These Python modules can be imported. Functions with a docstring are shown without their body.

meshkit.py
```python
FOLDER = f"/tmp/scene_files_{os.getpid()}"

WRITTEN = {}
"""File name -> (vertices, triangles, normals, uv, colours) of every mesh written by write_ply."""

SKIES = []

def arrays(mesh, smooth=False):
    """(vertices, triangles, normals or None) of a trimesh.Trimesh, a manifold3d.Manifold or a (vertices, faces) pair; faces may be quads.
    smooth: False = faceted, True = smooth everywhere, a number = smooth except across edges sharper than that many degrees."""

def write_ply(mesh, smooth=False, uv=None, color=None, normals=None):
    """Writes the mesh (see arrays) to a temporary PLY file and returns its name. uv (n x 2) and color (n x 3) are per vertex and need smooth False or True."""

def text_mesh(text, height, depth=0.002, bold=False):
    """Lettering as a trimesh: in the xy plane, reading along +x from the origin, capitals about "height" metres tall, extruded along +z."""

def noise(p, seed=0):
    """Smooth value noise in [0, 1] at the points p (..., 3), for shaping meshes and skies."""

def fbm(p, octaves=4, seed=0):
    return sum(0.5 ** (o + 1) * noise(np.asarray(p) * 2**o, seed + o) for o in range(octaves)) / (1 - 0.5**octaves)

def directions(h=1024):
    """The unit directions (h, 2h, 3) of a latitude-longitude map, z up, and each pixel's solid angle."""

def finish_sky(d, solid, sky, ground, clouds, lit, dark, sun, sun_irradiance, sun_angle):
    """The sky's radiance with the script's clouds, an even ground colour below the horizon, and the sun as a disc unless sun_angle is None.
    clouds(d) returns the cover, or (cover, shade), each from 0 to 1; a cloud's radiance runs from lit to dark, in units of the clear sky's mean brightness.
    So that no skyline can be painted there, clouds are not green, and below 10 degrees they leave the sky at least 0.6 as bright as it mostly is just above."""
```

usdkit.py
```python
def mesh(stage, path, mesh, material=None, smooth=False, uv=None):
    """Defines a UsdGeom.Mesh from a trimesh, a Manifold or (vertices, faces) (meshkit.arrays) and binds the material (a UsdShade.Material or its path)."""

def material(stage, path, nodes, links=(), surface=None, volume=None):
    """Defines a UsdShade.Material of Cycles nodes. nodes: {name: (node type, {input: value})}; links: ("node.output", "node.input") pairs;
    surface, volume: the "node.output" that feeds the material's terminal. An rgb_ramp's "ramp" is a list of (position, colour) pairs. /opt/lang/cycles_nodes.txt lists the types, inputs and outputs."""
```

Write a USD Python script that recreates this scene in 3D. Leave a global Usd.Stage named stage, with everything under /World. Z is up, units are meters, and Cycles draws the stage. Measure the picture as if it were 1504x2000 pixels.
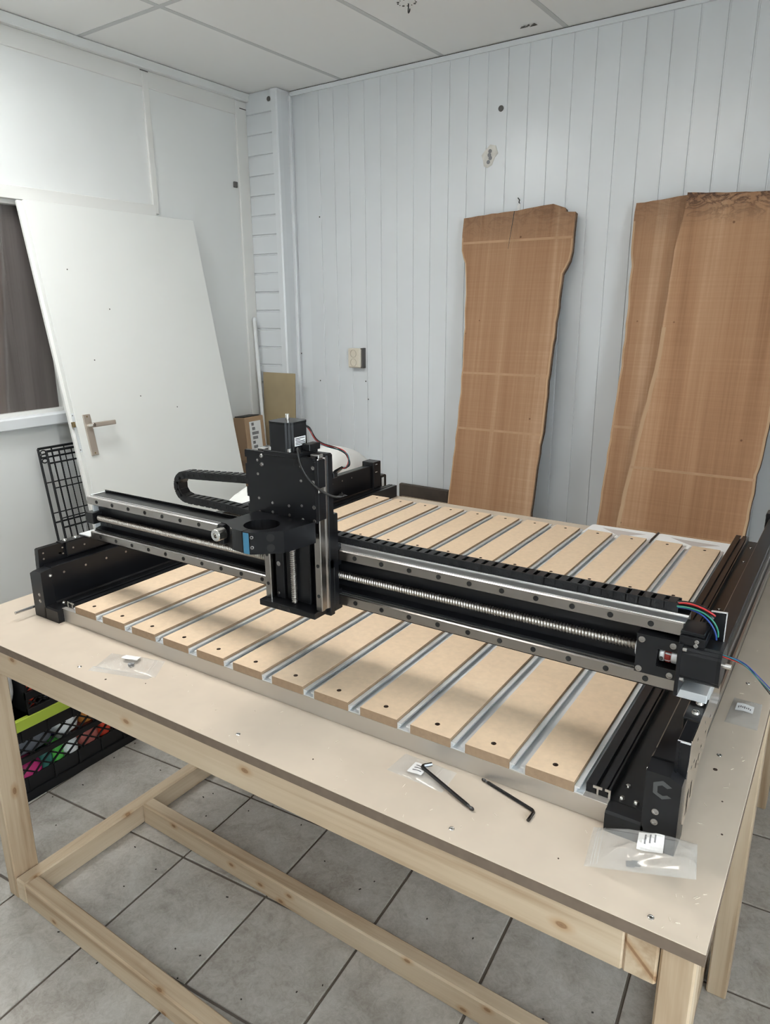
import math, random
import numpy as np, trimesh, usdkit, meshkit
from shapely.geometry import Polygon, Point, box as sbox
from scipy.spatial import ConvexHull
from pxr import Usd, UsdGeom, UsdLux, UsdShade, Gf, Sdf, Vt

random.seed(7)
rng = np.random.default_rng(7)
stage = Usd.Stage.CreateInMemory()
UsdGeom.SetStageUpAxis(stage, 'Z')
UsdGeom.SetStageMetersPerUnit(stage, 1.0)
UsdGeom.Xform.Define(stage, '/World')
UsdGeom.Scope.Define(stage, '/World/Looks')

# ------------------------------------------------------------------ camera, sky, light
F_PX, YAW, PITCH, ROLL = 1399.86, -0.58246, 0.274444, -0.006543
CAM = (1.4342, -0.88176, 0.6499)
EXPOSURE = 0.20
LAMP = 19.0
SKY = 4.5
cam = UsdGeom.Camera.Define(stage, '/World/camera')
cam.CreateHorizontalApertureAttr(24.0)
cam.CreateVerticalApertureAttr(24.0 * 2000 / 1504)
cam.CreateFocalLengthAttr(24.0 * F_PX / 1504)
cam.CreateClippingRangeAttr(Gf.Vec2f(0.02, 200))
cam.CreateExposureAttr(EXPOSURE)
cy_, sy_, cp_, sp_ = math.cos(YAW), math.sin(YAW), math.cos(PITCH), math.sin(PITCH)
fw = np.array([sy_ * cp_, cy_ * cp_, -sp_]); rt = np.array([cy_, -sy_, 0.0]); up = np.cross(rt, fw)
rt, up = rt * math.cos(ROLL) + up * math.sin(ROLL), -rt * math.sin(ROLL) + up * math.cos(ROLL)
cam.AddTransformOp().Set(Gf.Matrix4d(*rt, 0, *up, 0, *(-fw), 0, *CAM, 1))

ZF, ZC, ZT = -0.798, 1.729, -0.049        # floor, ceiling, table top
dome = UsdLux.DomeLight.Define(stage, '/World/sky')
dome.CreateColorAttr(Gf.Vec3f(0.84, 0.94, 1.0)); dome.CreateIntensityAttr(SKY)

# ------------------------------------------------------------------ helpers
used = {}
def numbered(parent, name):
    k = (parent, name); n = used.get(k, 0); used[k] = n + 1
    return name if n == 0 else f'{name}_{n:03d}'

class Node:
    def __init__(self, path, inv): self.path, self.inv = path, inv

def keys(prim, **kw):
    for k, v in kw.items():
        if v: prim.SetCustomDataByKey(k, v)

def thing(name, label, cat, loc=(0, 0, 0), R=None, group=None, kind=None):
    """Xform at the thing's base. Its parts are given in world coordinates, or in local ones when R (3x3, rows = local axes) is given."""
    path = '/World/' + numbered('/World', name)
    x = UsdGeom.Xform.Define(stage, path)
    if R is None: x.AddTranslateOp().Set(Gf.Vec3d(*loc)); inv = np.array(loc, float)
    else:
        r = np.array(R, float); x.AddTransformOp().Set(Gf.Matrix4d(*r[0], 0, *r[1], 0, *r[2], 0, *loc, 1)); inv = np.zeros(3)
    keys(x.GetPrim(), label=label, category=cat, group=group, kind=kind)
    return Node(path, inv)

def part(parent, name, mesh, mat, smooth=False, label=None, kind=None):
    v, f, _ = meshkit.arrays(mesh) if not isinstance(mesh, trimesh.Trimesh) else (mesh.vertices, mesh.faces, 0)
    m = trimesh.Trimesh(np.array(v) - parent.inv, f, process=False)
    path = parent.path + '/' + numbered(parent.path, name)
    p = usdkit.mesh(stage, path, m, M[mat], smooth=smooth)
    keys(p.GetPrim(), label=label, kind=kind)
    return Node(path, parent.inv)

def single(name, mesh, mat, label, cat, smooth=False, group=None, kind=None):
    path = '/World/' + numbered('/World', name)
    p = usdkit.mesh(stage, path, mesh, M[mat], smooth=smooth)
    keys(p.GetPrim(), label=label, category=cat, group=group, kind=kind)
    return Node(path, np.zeros(3))

def struct(name, mesh=None, mat=None, smooth=False):
    path = '/World/' + name
    if mesh is None: p = UsdGeom.Xform.Define(stage, path)
    else: p = usdkit.mesh(stage, path, mesh, M[mat], smooth=smooth)
    keys(p.GetPrim(), kind='structure')
    return Node(path, np.zeros(3))

cat = trimesh.util.concatenate
def bx(x0, x1, y0, y1, z0, z1):
    m = trimesh.creation.box([abs(x1 - x0), abs(y1 - y0), abs(z1 - z0)])
    m.apply_translation([(x0 + x1) / 2, (y0 + y1) / 2, (z0 + z1) / 2]); return m
def cb(x0, x1, y0, y1, z0, z1, c=0.001):
    """box with chamfered edges"""
    p = []
    for sx in (0, 1):
        for sy in (0, 1):
            for sz in (0, 1):
                X, Y, Z = (x0, x1)[sx], (y0, y1)[sy], (z0, z1)[sz]
                dx, dy, dz = (c if sx == 0 else -c), (c if sy == 0 else -c), (c if sz == 0 else -c)
                p += [(X + dx, Y + dy, Z), (X + dx, Y, Z + dz), (X, Y + dy, Z + dz)]
    return hull(p)
def hull(p):
    p = np.array(p, float); h = ConvexHull(p); f = h.simplices.copy()
    n = np.cross(p[f[:, 1]] - p[f[:, 0]], p[f[:, 2]] - p[f[:, 0]])
    flip = (n * h.equations[:, :3]).sum(1) < 0
    f[flip] = f[flip][:, ::-1]
    return trimesh.Trimesh(p, f, process=False)
def prism(poly, axis, a0, a1):
    """shapely polygon or list of (u,v) extruded along axis: x -> (y,z), y -> (x,z), z -> (x,y)"""
    if not isinstance(poly, Polygon): poly = Polygon(poly)
    m = trimesh.creation.extrude_polygon(poly, abs(a1 - a0), engine='earcut')
    v = m.vertices.copy(); u, w, h = v[:, 0], v[:, 1], v[:, 2] + min(a0, a1)
    if axis == 'z': m.vertices = np.c_[u, w, h]
    elif axis == 'x': m.vertices = np.c_[h, u, w]
    else:
        m.vertices = np.c_[u, h, w]; m.invert()
    return m
def frame_to(d):
    d = np.array(d, float); d /= np.linalg.norm(d)
    a = np.array([1.0, 0, 0]) if abs(d[0]) < 0.9 else np.array([0, 1.0, 0])
    u = np.cross(a, d); u /= np.linalg.norm(u); return np.array([u, np.cross(d, u), d])
def put(mesh, pos, d):
    m = mesh.copy(); m.vertices = m.vertices @ frame_to(d) + np.array(pos, float); return m
def lathe(pts, n=16): return trimesh.creation.revolve(np.array(pts, float), sections=n)
def cyl(p0, p1, r, n=16):
    p0, p1 = np.array(p0, float), np.array(p1, float); L = np.linalg.norm(p1 - p0)
    c = min(r * 0.15, L * 0.2)
    return put(lathe([(0, 0), (r - c, 0), (r, c), (r, L - c), (r - c, L), (0, L)], n), p0, p1 - p0)
def tube(pts, r, n=8, closed=False):
    pts = np.array(pts, float); N = len(pts)
    t = np.gradient(pts, axis=0); t /= np.linalg.norm(t, axis=1)[:, None]
    a = np.array([0, 0, 1.0]) if abs(t[0][2]) < 0.9 else np.array([1.0, 0, 0])
    u = np.cross(t[0], a); u /= np.linalg.norm(u); V = []
    for i in range(N):
        u = u - t[i] * np.dot(u, t[i]); u /= np.linalg.norm(u); w = np.cross(t[i], u)
        for k in range(n):
            th = 2 * math.pi * k / n; V.append(pts[i] + r * (math.cos(th) * u + math.sin(th) * w))
    F = []
    for i in range(N - 1):
        for k in range(n):
            a0, a1 = i * n + k, i * n + (k + 1) % n; F += [(a0, a1, a1 + n), (a0, a1 + n, a0 + n)]
    V += [pts[0], pts[-1]]
    for k in range(n): F += [(len(V) - 2, (k + 1) % n, k), (len(V) - 1, (N - 1) * n + k, (N - 1) * n + (k + 1) % n)]
    return trimesh.Trimesh(V, F, process=False)
def smooth_path(ctrl, n=40):
    ctrl = np.array(ctrl, float); from scipy.interpolate import CubicSpline
    s = np.r_[0, np.cumsum(np.linalg.norm(np.diff(ctrl, axis=0), axis=1))]
    return CubicSpline(s, ctrl)(np.linspace(0, s[-1], n))
def bolt(pos, d, r=0.0042, h=0.0042, n=14):
    """socket head screw"""
    return put(lathe([(0, h * .35), (r * .45, h * .35), (r * .5, h), (r * .88, h), (r, h * .8), (r, -0.001), (0, -0.001)], n), pos, d)
def dome_bolt(pos, d, r=0.0045, h=0.0035, n=14):
    return put(lathe([(0, h * .4), (r * .4, h * .4), (r * .45, h), (r * .75, h * .85), (r, h * .3), (r, -0.001), (0, -0.001)], n), pos, d)
def disc(pos, d, r, h=0.0006, n=16):
    return put(lathe([(0, h), (r, h), (r, -h), (0, -h)], n), pos, d)
def ball_thread(p0, p1, r, pitch, depth, n=10, per=6):
    p0, p1 = np.array(p0, float), np.array(p1, float); L = np.linalg.norm(p1 - p0); m = int(L / pitch * per) + 1
    s = np.linspace(0, L, m)[:, None]; th = np.linspace(0, 2 * math.pi, n, endpoint=False)[None]
    ph = (s / pitch - th / (2 * math.pi)) * 2 * math.pi
    R = r - depth * (0.5 + 0.5 * np.cos(ph)) ** 1.5
    V = np.stack([R * np.cos(th), R * np.sin(th), np.broadcast_to(s, R.shape)], -1).reshape(-1, 3)
    i, k = np.meshgrid(np.arange(m - 1), np.arange(n), indexing='ij'); a = i * n + k; b = i * n + (k + 1) % n
    F = np.vstack([np.stack([a, b, b + n], -1).reshape(-1, 3), np.stack([a, b + n, a + n], -1).reshape(-1, 3)])
    return put(trimesh.Trimesh(V, F, process=False), p0, p1 - p0)
def rotz(mesh, deg, about):
    m = mesh.copy(); m.apply_transform(trimesh.transformations.rotation_matrix(math.radians(deg), [0, 0, 1], about)); return m

# ------------------------------------------------------------------ materials
M = {}
def plain(name, col, rough=0.5, metal=0.0, spec=0.5, var=0.0, scale=8.0, bump=0.0, bscale=200.0, coat=0.0):
    nodes = {'p': ('principled_bsdf', {'base_color': col, 'roughness': rough, 'metallic': metal, 'specular_ior_level': spec, 'coat_weight': coat})}
    links = []
    if var or bump: nodes['tc'] = ('texture_coordinate', {})
    if var:
        nodes['n'] = ('noise_texture', {'scale': scale, 'detail': 4.0})
        nodes['r'] = ('rgb_ramp', {'ramp': [(0.3, [c * (1 - var) for c in col]), (0.7, [min(1, c * (1 + var)) for c in col])]})
        links += [('tc.object', 'n.vector'), ('n.fac', 'r.fac'), ('r.color', 'p.base_color')]
    if bump:
        nodes['bn'] = ('noise_texture', {'scale': bscale, 'detail': 3.0})
        nodes['b'] = ('bump', {'strength': bump, 'distance': 0.002})
        links += [('tc.object', 'bn.vector'), ('bn.fac', 'b.height'), ('b.normal', 'p.normal')]
    M[name] = usdkit.material(stage, '/World/Looks/' + name, nodes, links, surface='p.BSDF')
def wood(name, ramp, stretch, rough=0.6, scale=1.0, knots=0.0, fine=0.5, off=(0, 0, 0)):
    """grain: noise squeezed along an axis (stretch = mapping scale) + fine fibres"""
    nodes = {'tc': ('texture_coordinate', {}), 'mp': ('mapping', {'scale': stretch, 'location': off}),
             'n': ('noise_texture', {'scale': scale, 'detail': 5.0, 'roughness': 0.55, 'distortion': 0.6}),
             'mp2': ('mapping', {'scale': [s * 9 if s > 3 else s * 1.3 for s in stretch]}),
             'f': ('noise_texture', {'scale': scale, 'detail': 3.0}),
             'mx': ('mix_float', {'fac': 0.28 * fine}),
             'r': ('rgb_ramp', {'ramp': ramp}), 'p': ('principled_bsdf', {'roughness': rough, 'specular_ior_level': 0.3})}
    links = [('tc.object', 'mp.vector'), ('mp.vector', 'n.vector'), ('tc.object', 'mp2.vector'), ('mp2.vector', 'f.vector'),
             ('n.fac', 'mx.a'), ('f.fac', 'mx.b'), ('mx.result', 'r.fac')]
    last = 'r.color'
    if knots:
        al = [i_ for i_ in range(3) if stretch[i_] < 3][0]; o1, o2 = [i_ for i_ in range(3) if i_ != al]
        nodes['ks'] = ('separate_xyz', {}); nodes['ka'] = ('math', {'math_type': 'multiply', 'value2': knots}); nodes['kb'] = ('math', {'math_type': 'add'})
        nodes['kc'] = ('math', {'math_type': 'multiply_add', 'value2': 9.0, 'value3': 3.3}); nodes['kx'] = ('combine_xyz', {'z': 0.0}); nodes['kv'] = ('voronoi_texture', {'scale': 1.0, 'dimensions': '2D', 'randomness': 1.0})
        nodes['kr'] = ('rgb_ramp', {'ramp': [(0.0, (0.36, 0.24, 0.15)), (0.018, (0.52, 0.36, 0.24)), (0.032, (0.46, 0.31, 0.20)), (0.045, (0.84, 0.72, 0.60)), (0.11, (1, 1, 1)), (1, (1, 1, 1))]})
        nodes['km'] = ('mix_color', {'blend_type': 'multiply', 'fac': 0.9})
        links += [('tc.object', 'ks.vector'), ('ks.' + 'xyz'[al], 'ka.value1'), ('ks.' + 'xyz'[o1], 'kb.value1'), ('ks.' + 'xyz'[o2], 'kb.value2'), ('kb.value', 'kc.value1'), ('ka.value', 'kx.x'), ('kc.value', 'kx.y'),
                  ('kx.vector', 'kv.vector'), ('kv.distance', 'kr.fac'), (last, 'km.a'), ('kr.color', 'km.b')]; last = 'km.result'
    links += [(last, 'p.base_color')]
    M[name] = usdkit.material(stage, '/World/Looks/' + name, nodes, links, surface='p.BSDF')

plain('wall_paint', (0.74, 0.75, 0.74), 0.5, var=0.02, scale=2.0)
plain('trim_cream', (0.735, 0.73, 0.705), 0.45)
plain('pvc_panel', (0.70, 0.72, 0.74), 0.28, spec=0.5, var=0.02, scale=3.0)
plain('pvc_trim', (0.72, 0.74, 0.76), 0.3)
plain('ceiling_tile', (0.84, 0.835, 0.82), 0.8, bump=0.15, bscale=300)
plain('ceiling_grid', (0.56, 0.565, 0.56), 0.5)
plain('grout', (0.135, 0.112, 0.094), 0.9)
plain('door_paint', (0.75, 0.755, 0.73), 0.42)
plain('black_anodized', (0.007, 0.0075, 0.009), 0.27, spec=0.32, var=0.1, scale=30)
plain('black_plastic', (0.009, 0.0095, 0.011), 0.33, spec=0.32)
plain('black_matte', (0.006, 0.006, 0.006), 0.8)
plain('black_wire', (0.010, 0.011, 0.013), 0.4)
plain('logo_grey', (0.060, 0.062, 0.063), 0.5)
plain('rail_steel', (0.36, 0.335, 0.315), 0.24, metal=1.0)
plain('polished_plate', (0.78, 0.74, 0.70), 0.13, metal=1.0)
plain('ground_steel', (0.86, 0.86, 0.86), 0.3, metal=1.0)
plain('bright_steel', (0.70, 0.69, 0.67), 0.18, metal=1.0)
plain('screw_steel', (0.40, 0.39, 0.38), 0.25, metal=1.0)
plain('thread_steel', (0.42, 0.395, 0.365), 0.32, metal=1.0)
plain('aluminium', (0.74, 0.76, 0.78), 0.42, metal=0.55, var=0.04, scale=6)
plain('aluminium_bar', (0.55, 0.52, 0.485), 0.40, metal=0.8, var=0.03, scale=4)
plain('key_steel', (0.09, 0.09, 0.095), 0.25, metal=1.0)
plain('handle_bronze', (0.50, 0.44, 0.38), 0.4, metal=0.6)
plain('brass', (0.30, 0.23, 0.12), 0.4, metal=0.8)
plain('mdf_strip', (0.665, 0.505, 0.35), 0.5, spec=0.5, var=0.05, scale=90)
plain('mdf_strip_pale', (0.68, 0.52, 0.365), 0.5, spec=0.5, var=0.05, scale=80)
plain('table_edge', (0.175, 0.132, 0.10), 0.8, spec=0.2, var=0.08, scale=60)
plain('mdf_edge', (0.31, 0.215, 0.14), 0.8, spec=0.2, var=0.08, scale=120)
plain('mdf_top', (0.535, 0.455, 0.37), 0.6, spec=0.25, var=0.04, scale=14)
plain('hole_dark', (0.05, 0.03, 0.02), 0.9)
plain('tape_blue', (0.05, 0.19, 0.31), 0.55)
plain('white_print', (0.80, 0.80, 0.80), 0.55)
plain('print_grey', (0.22, 0.22, 0.23), 0.6)
plain('print_black', (0.03, 0.03, 0.03), 0.6)
plain('wire_red', (0.42, 0.02, 0.02), 0.4)
plain('wire_green', (0.02, 0.20, 0.13), 0.4)
plain('wire_blue', (0.015, 0.05, 0.24), 0.4)
plain('wire_teal', (0.02, 0.16, 0.19), 0.4)
plain('wire_black', (0.012, 0.012, 0.012), 0.4)
plain('spider_red', (0.30, 0.02, 0.015), 0.5)
plain('socket_cream', (0.66, 0.60, 0.50), 0.35)
plain('socket_inner', (0.50, 0.44, 0.35), 0.4)
plain('stain_dark', (0.12, 0.115, 0.11), 0.9)
plain('paper_torn', (0.62, 0.60, 0.56), 0.8, var=0.15, scale=30)
plain('cardboard', (0.40, 0.265, 0.16), 0.75, var=0.06, scale=10)
plain('cardboard_dark', (0.30, 0.20, 0.125), 0.8, var=0.06, scale=10)
plain('pole_white', (0.72, 0.73, 0.73), 0.35)
plain('pole_grey', (0.55, 0.58, 0.60), 0.4)
plain('amber_sheet', (0.35, 0.275, 0.165), 0.22, var=0.25, scale=3.0)
plain('sack_white', (0.82, 0.82, 0.80), 0.5, bump=0.3, bscale=25)
plain('old_board', (0.060, 0.045, 0.035), 0.7, var=0.3, scale=12)
plain('old_board_light', (0.30, 0.23, 0.16), 0.7, var=0.2, scale=12)
plain('bark', (0.13, 0.08, 0.052), 0.9, var=0.5, scale=30, bump=0.8, bscale=60)
plain('lime_plastic', (0.36, 0.46, 0.05), 0.45)
plain('white_card', (0.86, 0.86, 0.86), 0.5)
plain('card_arrow', (0.55, 0.50, 0.48), 0.6)
plain('chip', (0.04, 0.035, 0.03), 0.9)
plain('dust', (0.66, 0.59, 0.50), 0.9)
for nm, c in (('toy_magenta', (0.42, 0.02, 0.14)), ('toy_orange', (0.62, 0.12, 0.02)), ('toy_green', (0.10, 0.52, 0.08)), ('toy_teal', (0.02, 0.12, 0.10)), ('toy_white', (0.75, 0.78, 0.78)),
              ('toy_red', (0.60, 0.05, 0.02)), ('toy_rose', (0.42, 0.12, 0.10)), ('toy_blue', (0.03, 0.03, 0.14)), ('toy_cyan', (0.03, 0.36, 0.52)), ('toy_grey', (0.10, 0.11, 0.13)), ('toy_amber', (0.52, 0.20, 0.04))):
    plain(nm, c, 0.5)
PINE = [(0.34, (0.36, 0.25, 0.155)), (0.48, (0.51, 0.395, 0.275)), (0.66, (0.60, 0.49, 0.36))]
wood('pine_x', PINE, (1.0, 16, 16), knots=5.0)
wood('pine_y', PINE, (16, 1.0, 16), knots=5.0, off=(3, 1, 2))
wood('pine_z', PINE, (16, 16, 1.0), knots=4.0, off=(5, 2, 1))
def slab_mat(name, L, off, figure, tone=1.0):
    """sawn plank: broad heartwood bands, fine vertical grain, faint cross saw marks, darker figured top"""
    c = lambda r_, g_, b_: (r_ * tone, g_ * tone, b_ * tone)
    nodes = {'tc': ('texture_coordinate', {}),
             'm1': ('mapping', {'scale': (7.0, 1.0, 0.28), 'location': off}), 'n1': ('noise_texture', {'scale': 1.0, 'detail': 3.0, 'roughness': 0.5, 'distortion': 0.5}),
             'm2': ('mapping', {'scale': (75, 10, 1.1), 'location': off}), 'n2': ('noise_texture', {'scale': 1.0, 'detail': 3.0, 'roughness': 0.6, 'distortion': 0.3}),
             'm3': ('mapping', {'scale': (2.0, 1, 120)}), 'n3': ('noise_texture', {'scale': 1.0, 'detail': 2.0}),
             'm4': ('mapping', {'scale': (9, 9, 16), 'location': off}), 'n4': ('noise_texture', {'scale': 1.0, 'detail': 6.0, 'roughness': 0.6, 'distortion': 1.8}),
             'x1': ('mix_float', {'fac': 0.30}), 'x2': ('mix_float', {'fac': 0.10}),
             'r': ('rgb_ramp', {'ramp': [(0.30, c(.25, .125, .062)), (0.44, c(.36, .195, .105)), (0.54, c(.42, .245, .140)), (0.64, c(.52, .335, .21)), (0.75, c(.56, .385, .25))]}),
             'sp': ('separate_xyz', {}), 'mr': ('map_range', {'clamp': True, 'from_min': L - .16, 'from_max': L - .015, 'to_min': 0.0, 'to_max': 1.0}),
             'fr': ('rgb_ramp', {'ramp': [(0.44, (0, 0, 0)), (0.54, (1, 1, 1)), (0.60, (.25, .25, .25))]}), 'fb': ('rgb_to_bw', {}),
             'fa': ('math', {'math_type': 'multiply_add', 'value2': figure, 'value3': 0.28}), 'fm': ('math', {'math_type': 'multiply', 'use_clamp': True}),
             'dk': ('mix_color', {'blend_type': 'mix', 'b': (.085, .045, .030)}),
             'kv': ('voronoi_texture', {'scale': 11.0}), 'kr': ('rgb_ramp', {'ramp': [(0, (.35, .28, .24)), (.035, (.35, .28, .24)), (.06, (1, 1, 1)), (1, (1, 1, 1))]}), 'km': ('mix_color', {'blend_type': 'multiply', 'fac': 0.8}),
             'p': ('principled_bsdf', {'roughness': 0.65, 'specular_ior_level': 0.25})}
    links = [('tc.object', f'm{k}.vector') for k in (1, 2, 3, 4)] + [(f'm{k}.vector', f'n{k}.vector') for k in (1, 2, 3, 4)] + [
        ('n1.fac', 'x1.a'), ('n2.fac', 'x1.b'), ('x1.result', 'x2.a'), ('n3.fac', 'x2.b'), ('x2.result', 'r.fac'), ('tc.object', 'sp.vector'), ('sp.z', 'mr.value'),
        ('n4.fac', 'fr.fac'), ('fr.color', 'fb.color'), ('fb.val', 'fa.value1'), ('fa.value', 'fm.value1'), ('mr.result', 'fm.value2'), ('r.color', 'dk.a'), ('fm.value', 'dk.fac'),
        ('tc.object', 'kv.vector'), ('kv.distance', 'kr.fac'), ('dk.result', 'km.a'), ('kr.color', 'km.b'), ('km.result', 'p.base_color')]
    M[name] = usdkit.material(stage, '/World/Looks/' + name, nodes, links, surface='p.BSDF')
slab_mat('slab_wood', 1.882, (0.3, 0, .4), 0.25, .95); slab_mat('slab_wood_b', 1.884, (4.1, 0, 1), 0.2, .97); slab_mat('slab_wood_c', 1.917, (9.37, 0, 3.3), 1.1, 1.08)
wood('sapwood', [(0.3, (0.42, 0.255, 0.145)), (0.7, (0.54, 0.37, 0.23))], (8, 8, 0.8), rough=0.65)
wood('slab_pale', [(0.3, (0.38, 0.225, 0.125)), (0.7, (0.50, 0.315, 0.19))], (8, 8, 0.8), rough=0.65)
wood('dark_plank', [(0.3, (0.10, 0.085, 0.08)), (0.7, (0.19, 0.165, 0.155))], (14, 14, 0.5), rough=0.35)
# floor tile: mottled grey stone print
for i, (g, o) in enumerate(((0.0, 0.0), (0.02, 3.1), (-0.02, 7.7))):
    M[f'tile_{i}'] = usdkit.material(stage, f'/World/Looks/tile_{i}', {
        'tc': ('texture_coordinate', {}), 'mp': ('mapping', {'location': (o, o, 0)}),
        'n': ('noise_texture', {'scale': 9.0, 'detail': 8.0, 'roughness': 0.68, 'distortion': 0.8}),
        'n2': ('noise_texture', {'scale': 55.0, 'detail': 5.0, 'roughness': 0.7, 'distortion': 1.5}),
        'mx': ('mix_float', {'fac': 0.4}),
        'r': ('rgb_ramp', {'ramp': [(0.3, (0.26 + g, 0.230 + g, 0.198 + g)), (0.5, (0.43 + g, 0.402 + g, 0.365 + g)), (0.7, (0.56 + g, 0.54 + g, 0.51 + g))]}),
        'b': ('bump', {'strength': 0.25, 'distance': 0.003}),
        'p': ('principled_bsdf', {'roughness': 0.42, 'specular_ior_level': 0.4})},
        [('tc.object', 'mp.vector'), ('mp.vector', 'n.vector'), ('mp.vector', 'n2.vector'), ('n.fac', 'mx.a'), ('n2.fac', 'mx.b'), ('mx.result', 'r.fac'),
         ('r.color', 'p.base_color'), ('n2.fac', 'b.height'), ('b.normal', 'p.normal')], surface='p.BSDF')
def film(name, haze, tint=(0.9, 0.92, 0.93), lo=0.05, rough=0.07, clear=(0.95, 0.955, 0.96)):
    """thin clear sheet: see-through, a little haze, reflection rising towards grazing view"""
    M[name] = usdkit.material(stage, '/World/Looks/' + name, {
        't': ('transparent_bsdf', {'color': clear}), 'd': ('diffuse_bsdf', {'color': tint}), 'tl': ('translucent_bsdf', {'color': tint}), 'dm': ('mix_closure', {'fac': 0.2}),
        'g': ('glossy_bsdf', {'color': (1, 1, 1), 'roughness': rough}), 'lw': ('layer_weight', {'blend': 0.5}), 'pw': ('math', {'math_type': 'power', 'value2': 4.0}), 'ml': ('math', {'math_type': 'multiply_add', 'value2': 0.55, 'value3': lo}),
        'm1': ('mix_closure', {'fac': haze}), 'm2': ('mix_closure', {})},
        [('d.BSDF', 'dm.closure1'), ('tl.BSDF', 'dm.closure2'), ('t.BSDF', 'm1.closure1'), ('dm.closure', 'm1.closure2'), ('m1.closure', 'm2.closure1'), ('g.BSDF', 'm2.closure2'),
         ('lw.facing', 'pw.value1'), ('pw.value', 'ml.value1'), ('ml.value', 'm2.fac')], surface='m2.closure')
film('bag_film', 0.12, lo=.03, rough=.2, clear=(1, 1, 1)); film('bag_film_hazy', 0.16, lo=.045, rough=.16, clear=(1, 1, 1)); film('window_glass', 0.0, lo=0.03, rough=0.01, clear=(0.98, 0.985, 0.985))
M['lamp_glow_cool'] = usdkit.material(stage, '/World/Looks/lamp_glow_cool', {'e': ('emission', {'color': (0.97, 1.0, 0.985), 'strength': LAMP * 1.3})}, [], surface='e.emission')
M['lamp_glow'] = usdkit.material(stage, '/World/Looks/lamp_glow', {'e': ('emission', {'color': (1.0, 0.945, 0.87), 'strength': LAMP * 0.92})}, [], surface='e.emission')

# ------------------------------------------------------------------ room shell
# floor: square tiles laid slightly askew to the bench
fl = struct('floor', bx(-1.75, 2.75, -3.0, 2.55, ZF - 0.06, ZF - 0.004), 'grout')
ang, pt = math.radians(3.8), 0.287
ux, uy = np.array([math.cos(ang), math.sin(ang)]), np.array([-math.sin(ang), math.cos(ang)])
o0 = np.array([0.058, 0.184])
def tile_mesh(i, j):
    a = o0 + ux * (i * pt) + uy * (j * pt); g = 0.0036; dz = 0.0008 * math.sin(i * 2.1 + j * 1.3)
    c = [a + ux * s + uy * t for s, t in ((g, g), (pt - g, g), (pt - g, pt - g), (g, pt - g))]
    c2 = [a + ux * s + uy * t for s, t in ((g + .002, g + .002), (pt - g - .002, g + .002), (pt - g - .002, pt - g - .002), (g + .002, pt - g - .002))]
    V = [(*p, ZF - 0.006) for p in c] + [(*p, ZF - 0.0012 + dz) for p in c] + [(*p, ZF + dz * .5) for p in c2]
    F = []
    for k in range(4):
        n = (k + 1) % 4
        F += [(k, n, n + 4), (k, n + 4, k + 4), (k + 4, n + 4, n + 8), (k + 4, n + 8, k + 8)]
    F += [(8, 9, 10), (8, 10, 11)]
    return trimesh.Trimesh(V, F, process=False)
far = []
for i in range(-7, 10):
    for j in range(-12, 9):
        c = o0 + ux * ((i + .5) * pt) + uy * ((j + .5) * pt)
        if not (-1.6 < c[0] < 2.65 and -2.55 < c[1] < 2.3): continue
        if c[1] > -0.75 and c[0] < 2.0: part(fl, 'floor_tile', tile_mesh(i, j), f'tile_{(i * 5 + j * 3) % 3}')
        else: far.append(tile_mesh(i, j))
part(fl, 'floor_tiling', cat(far), 'tile_0', kind='stuff')

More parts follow.
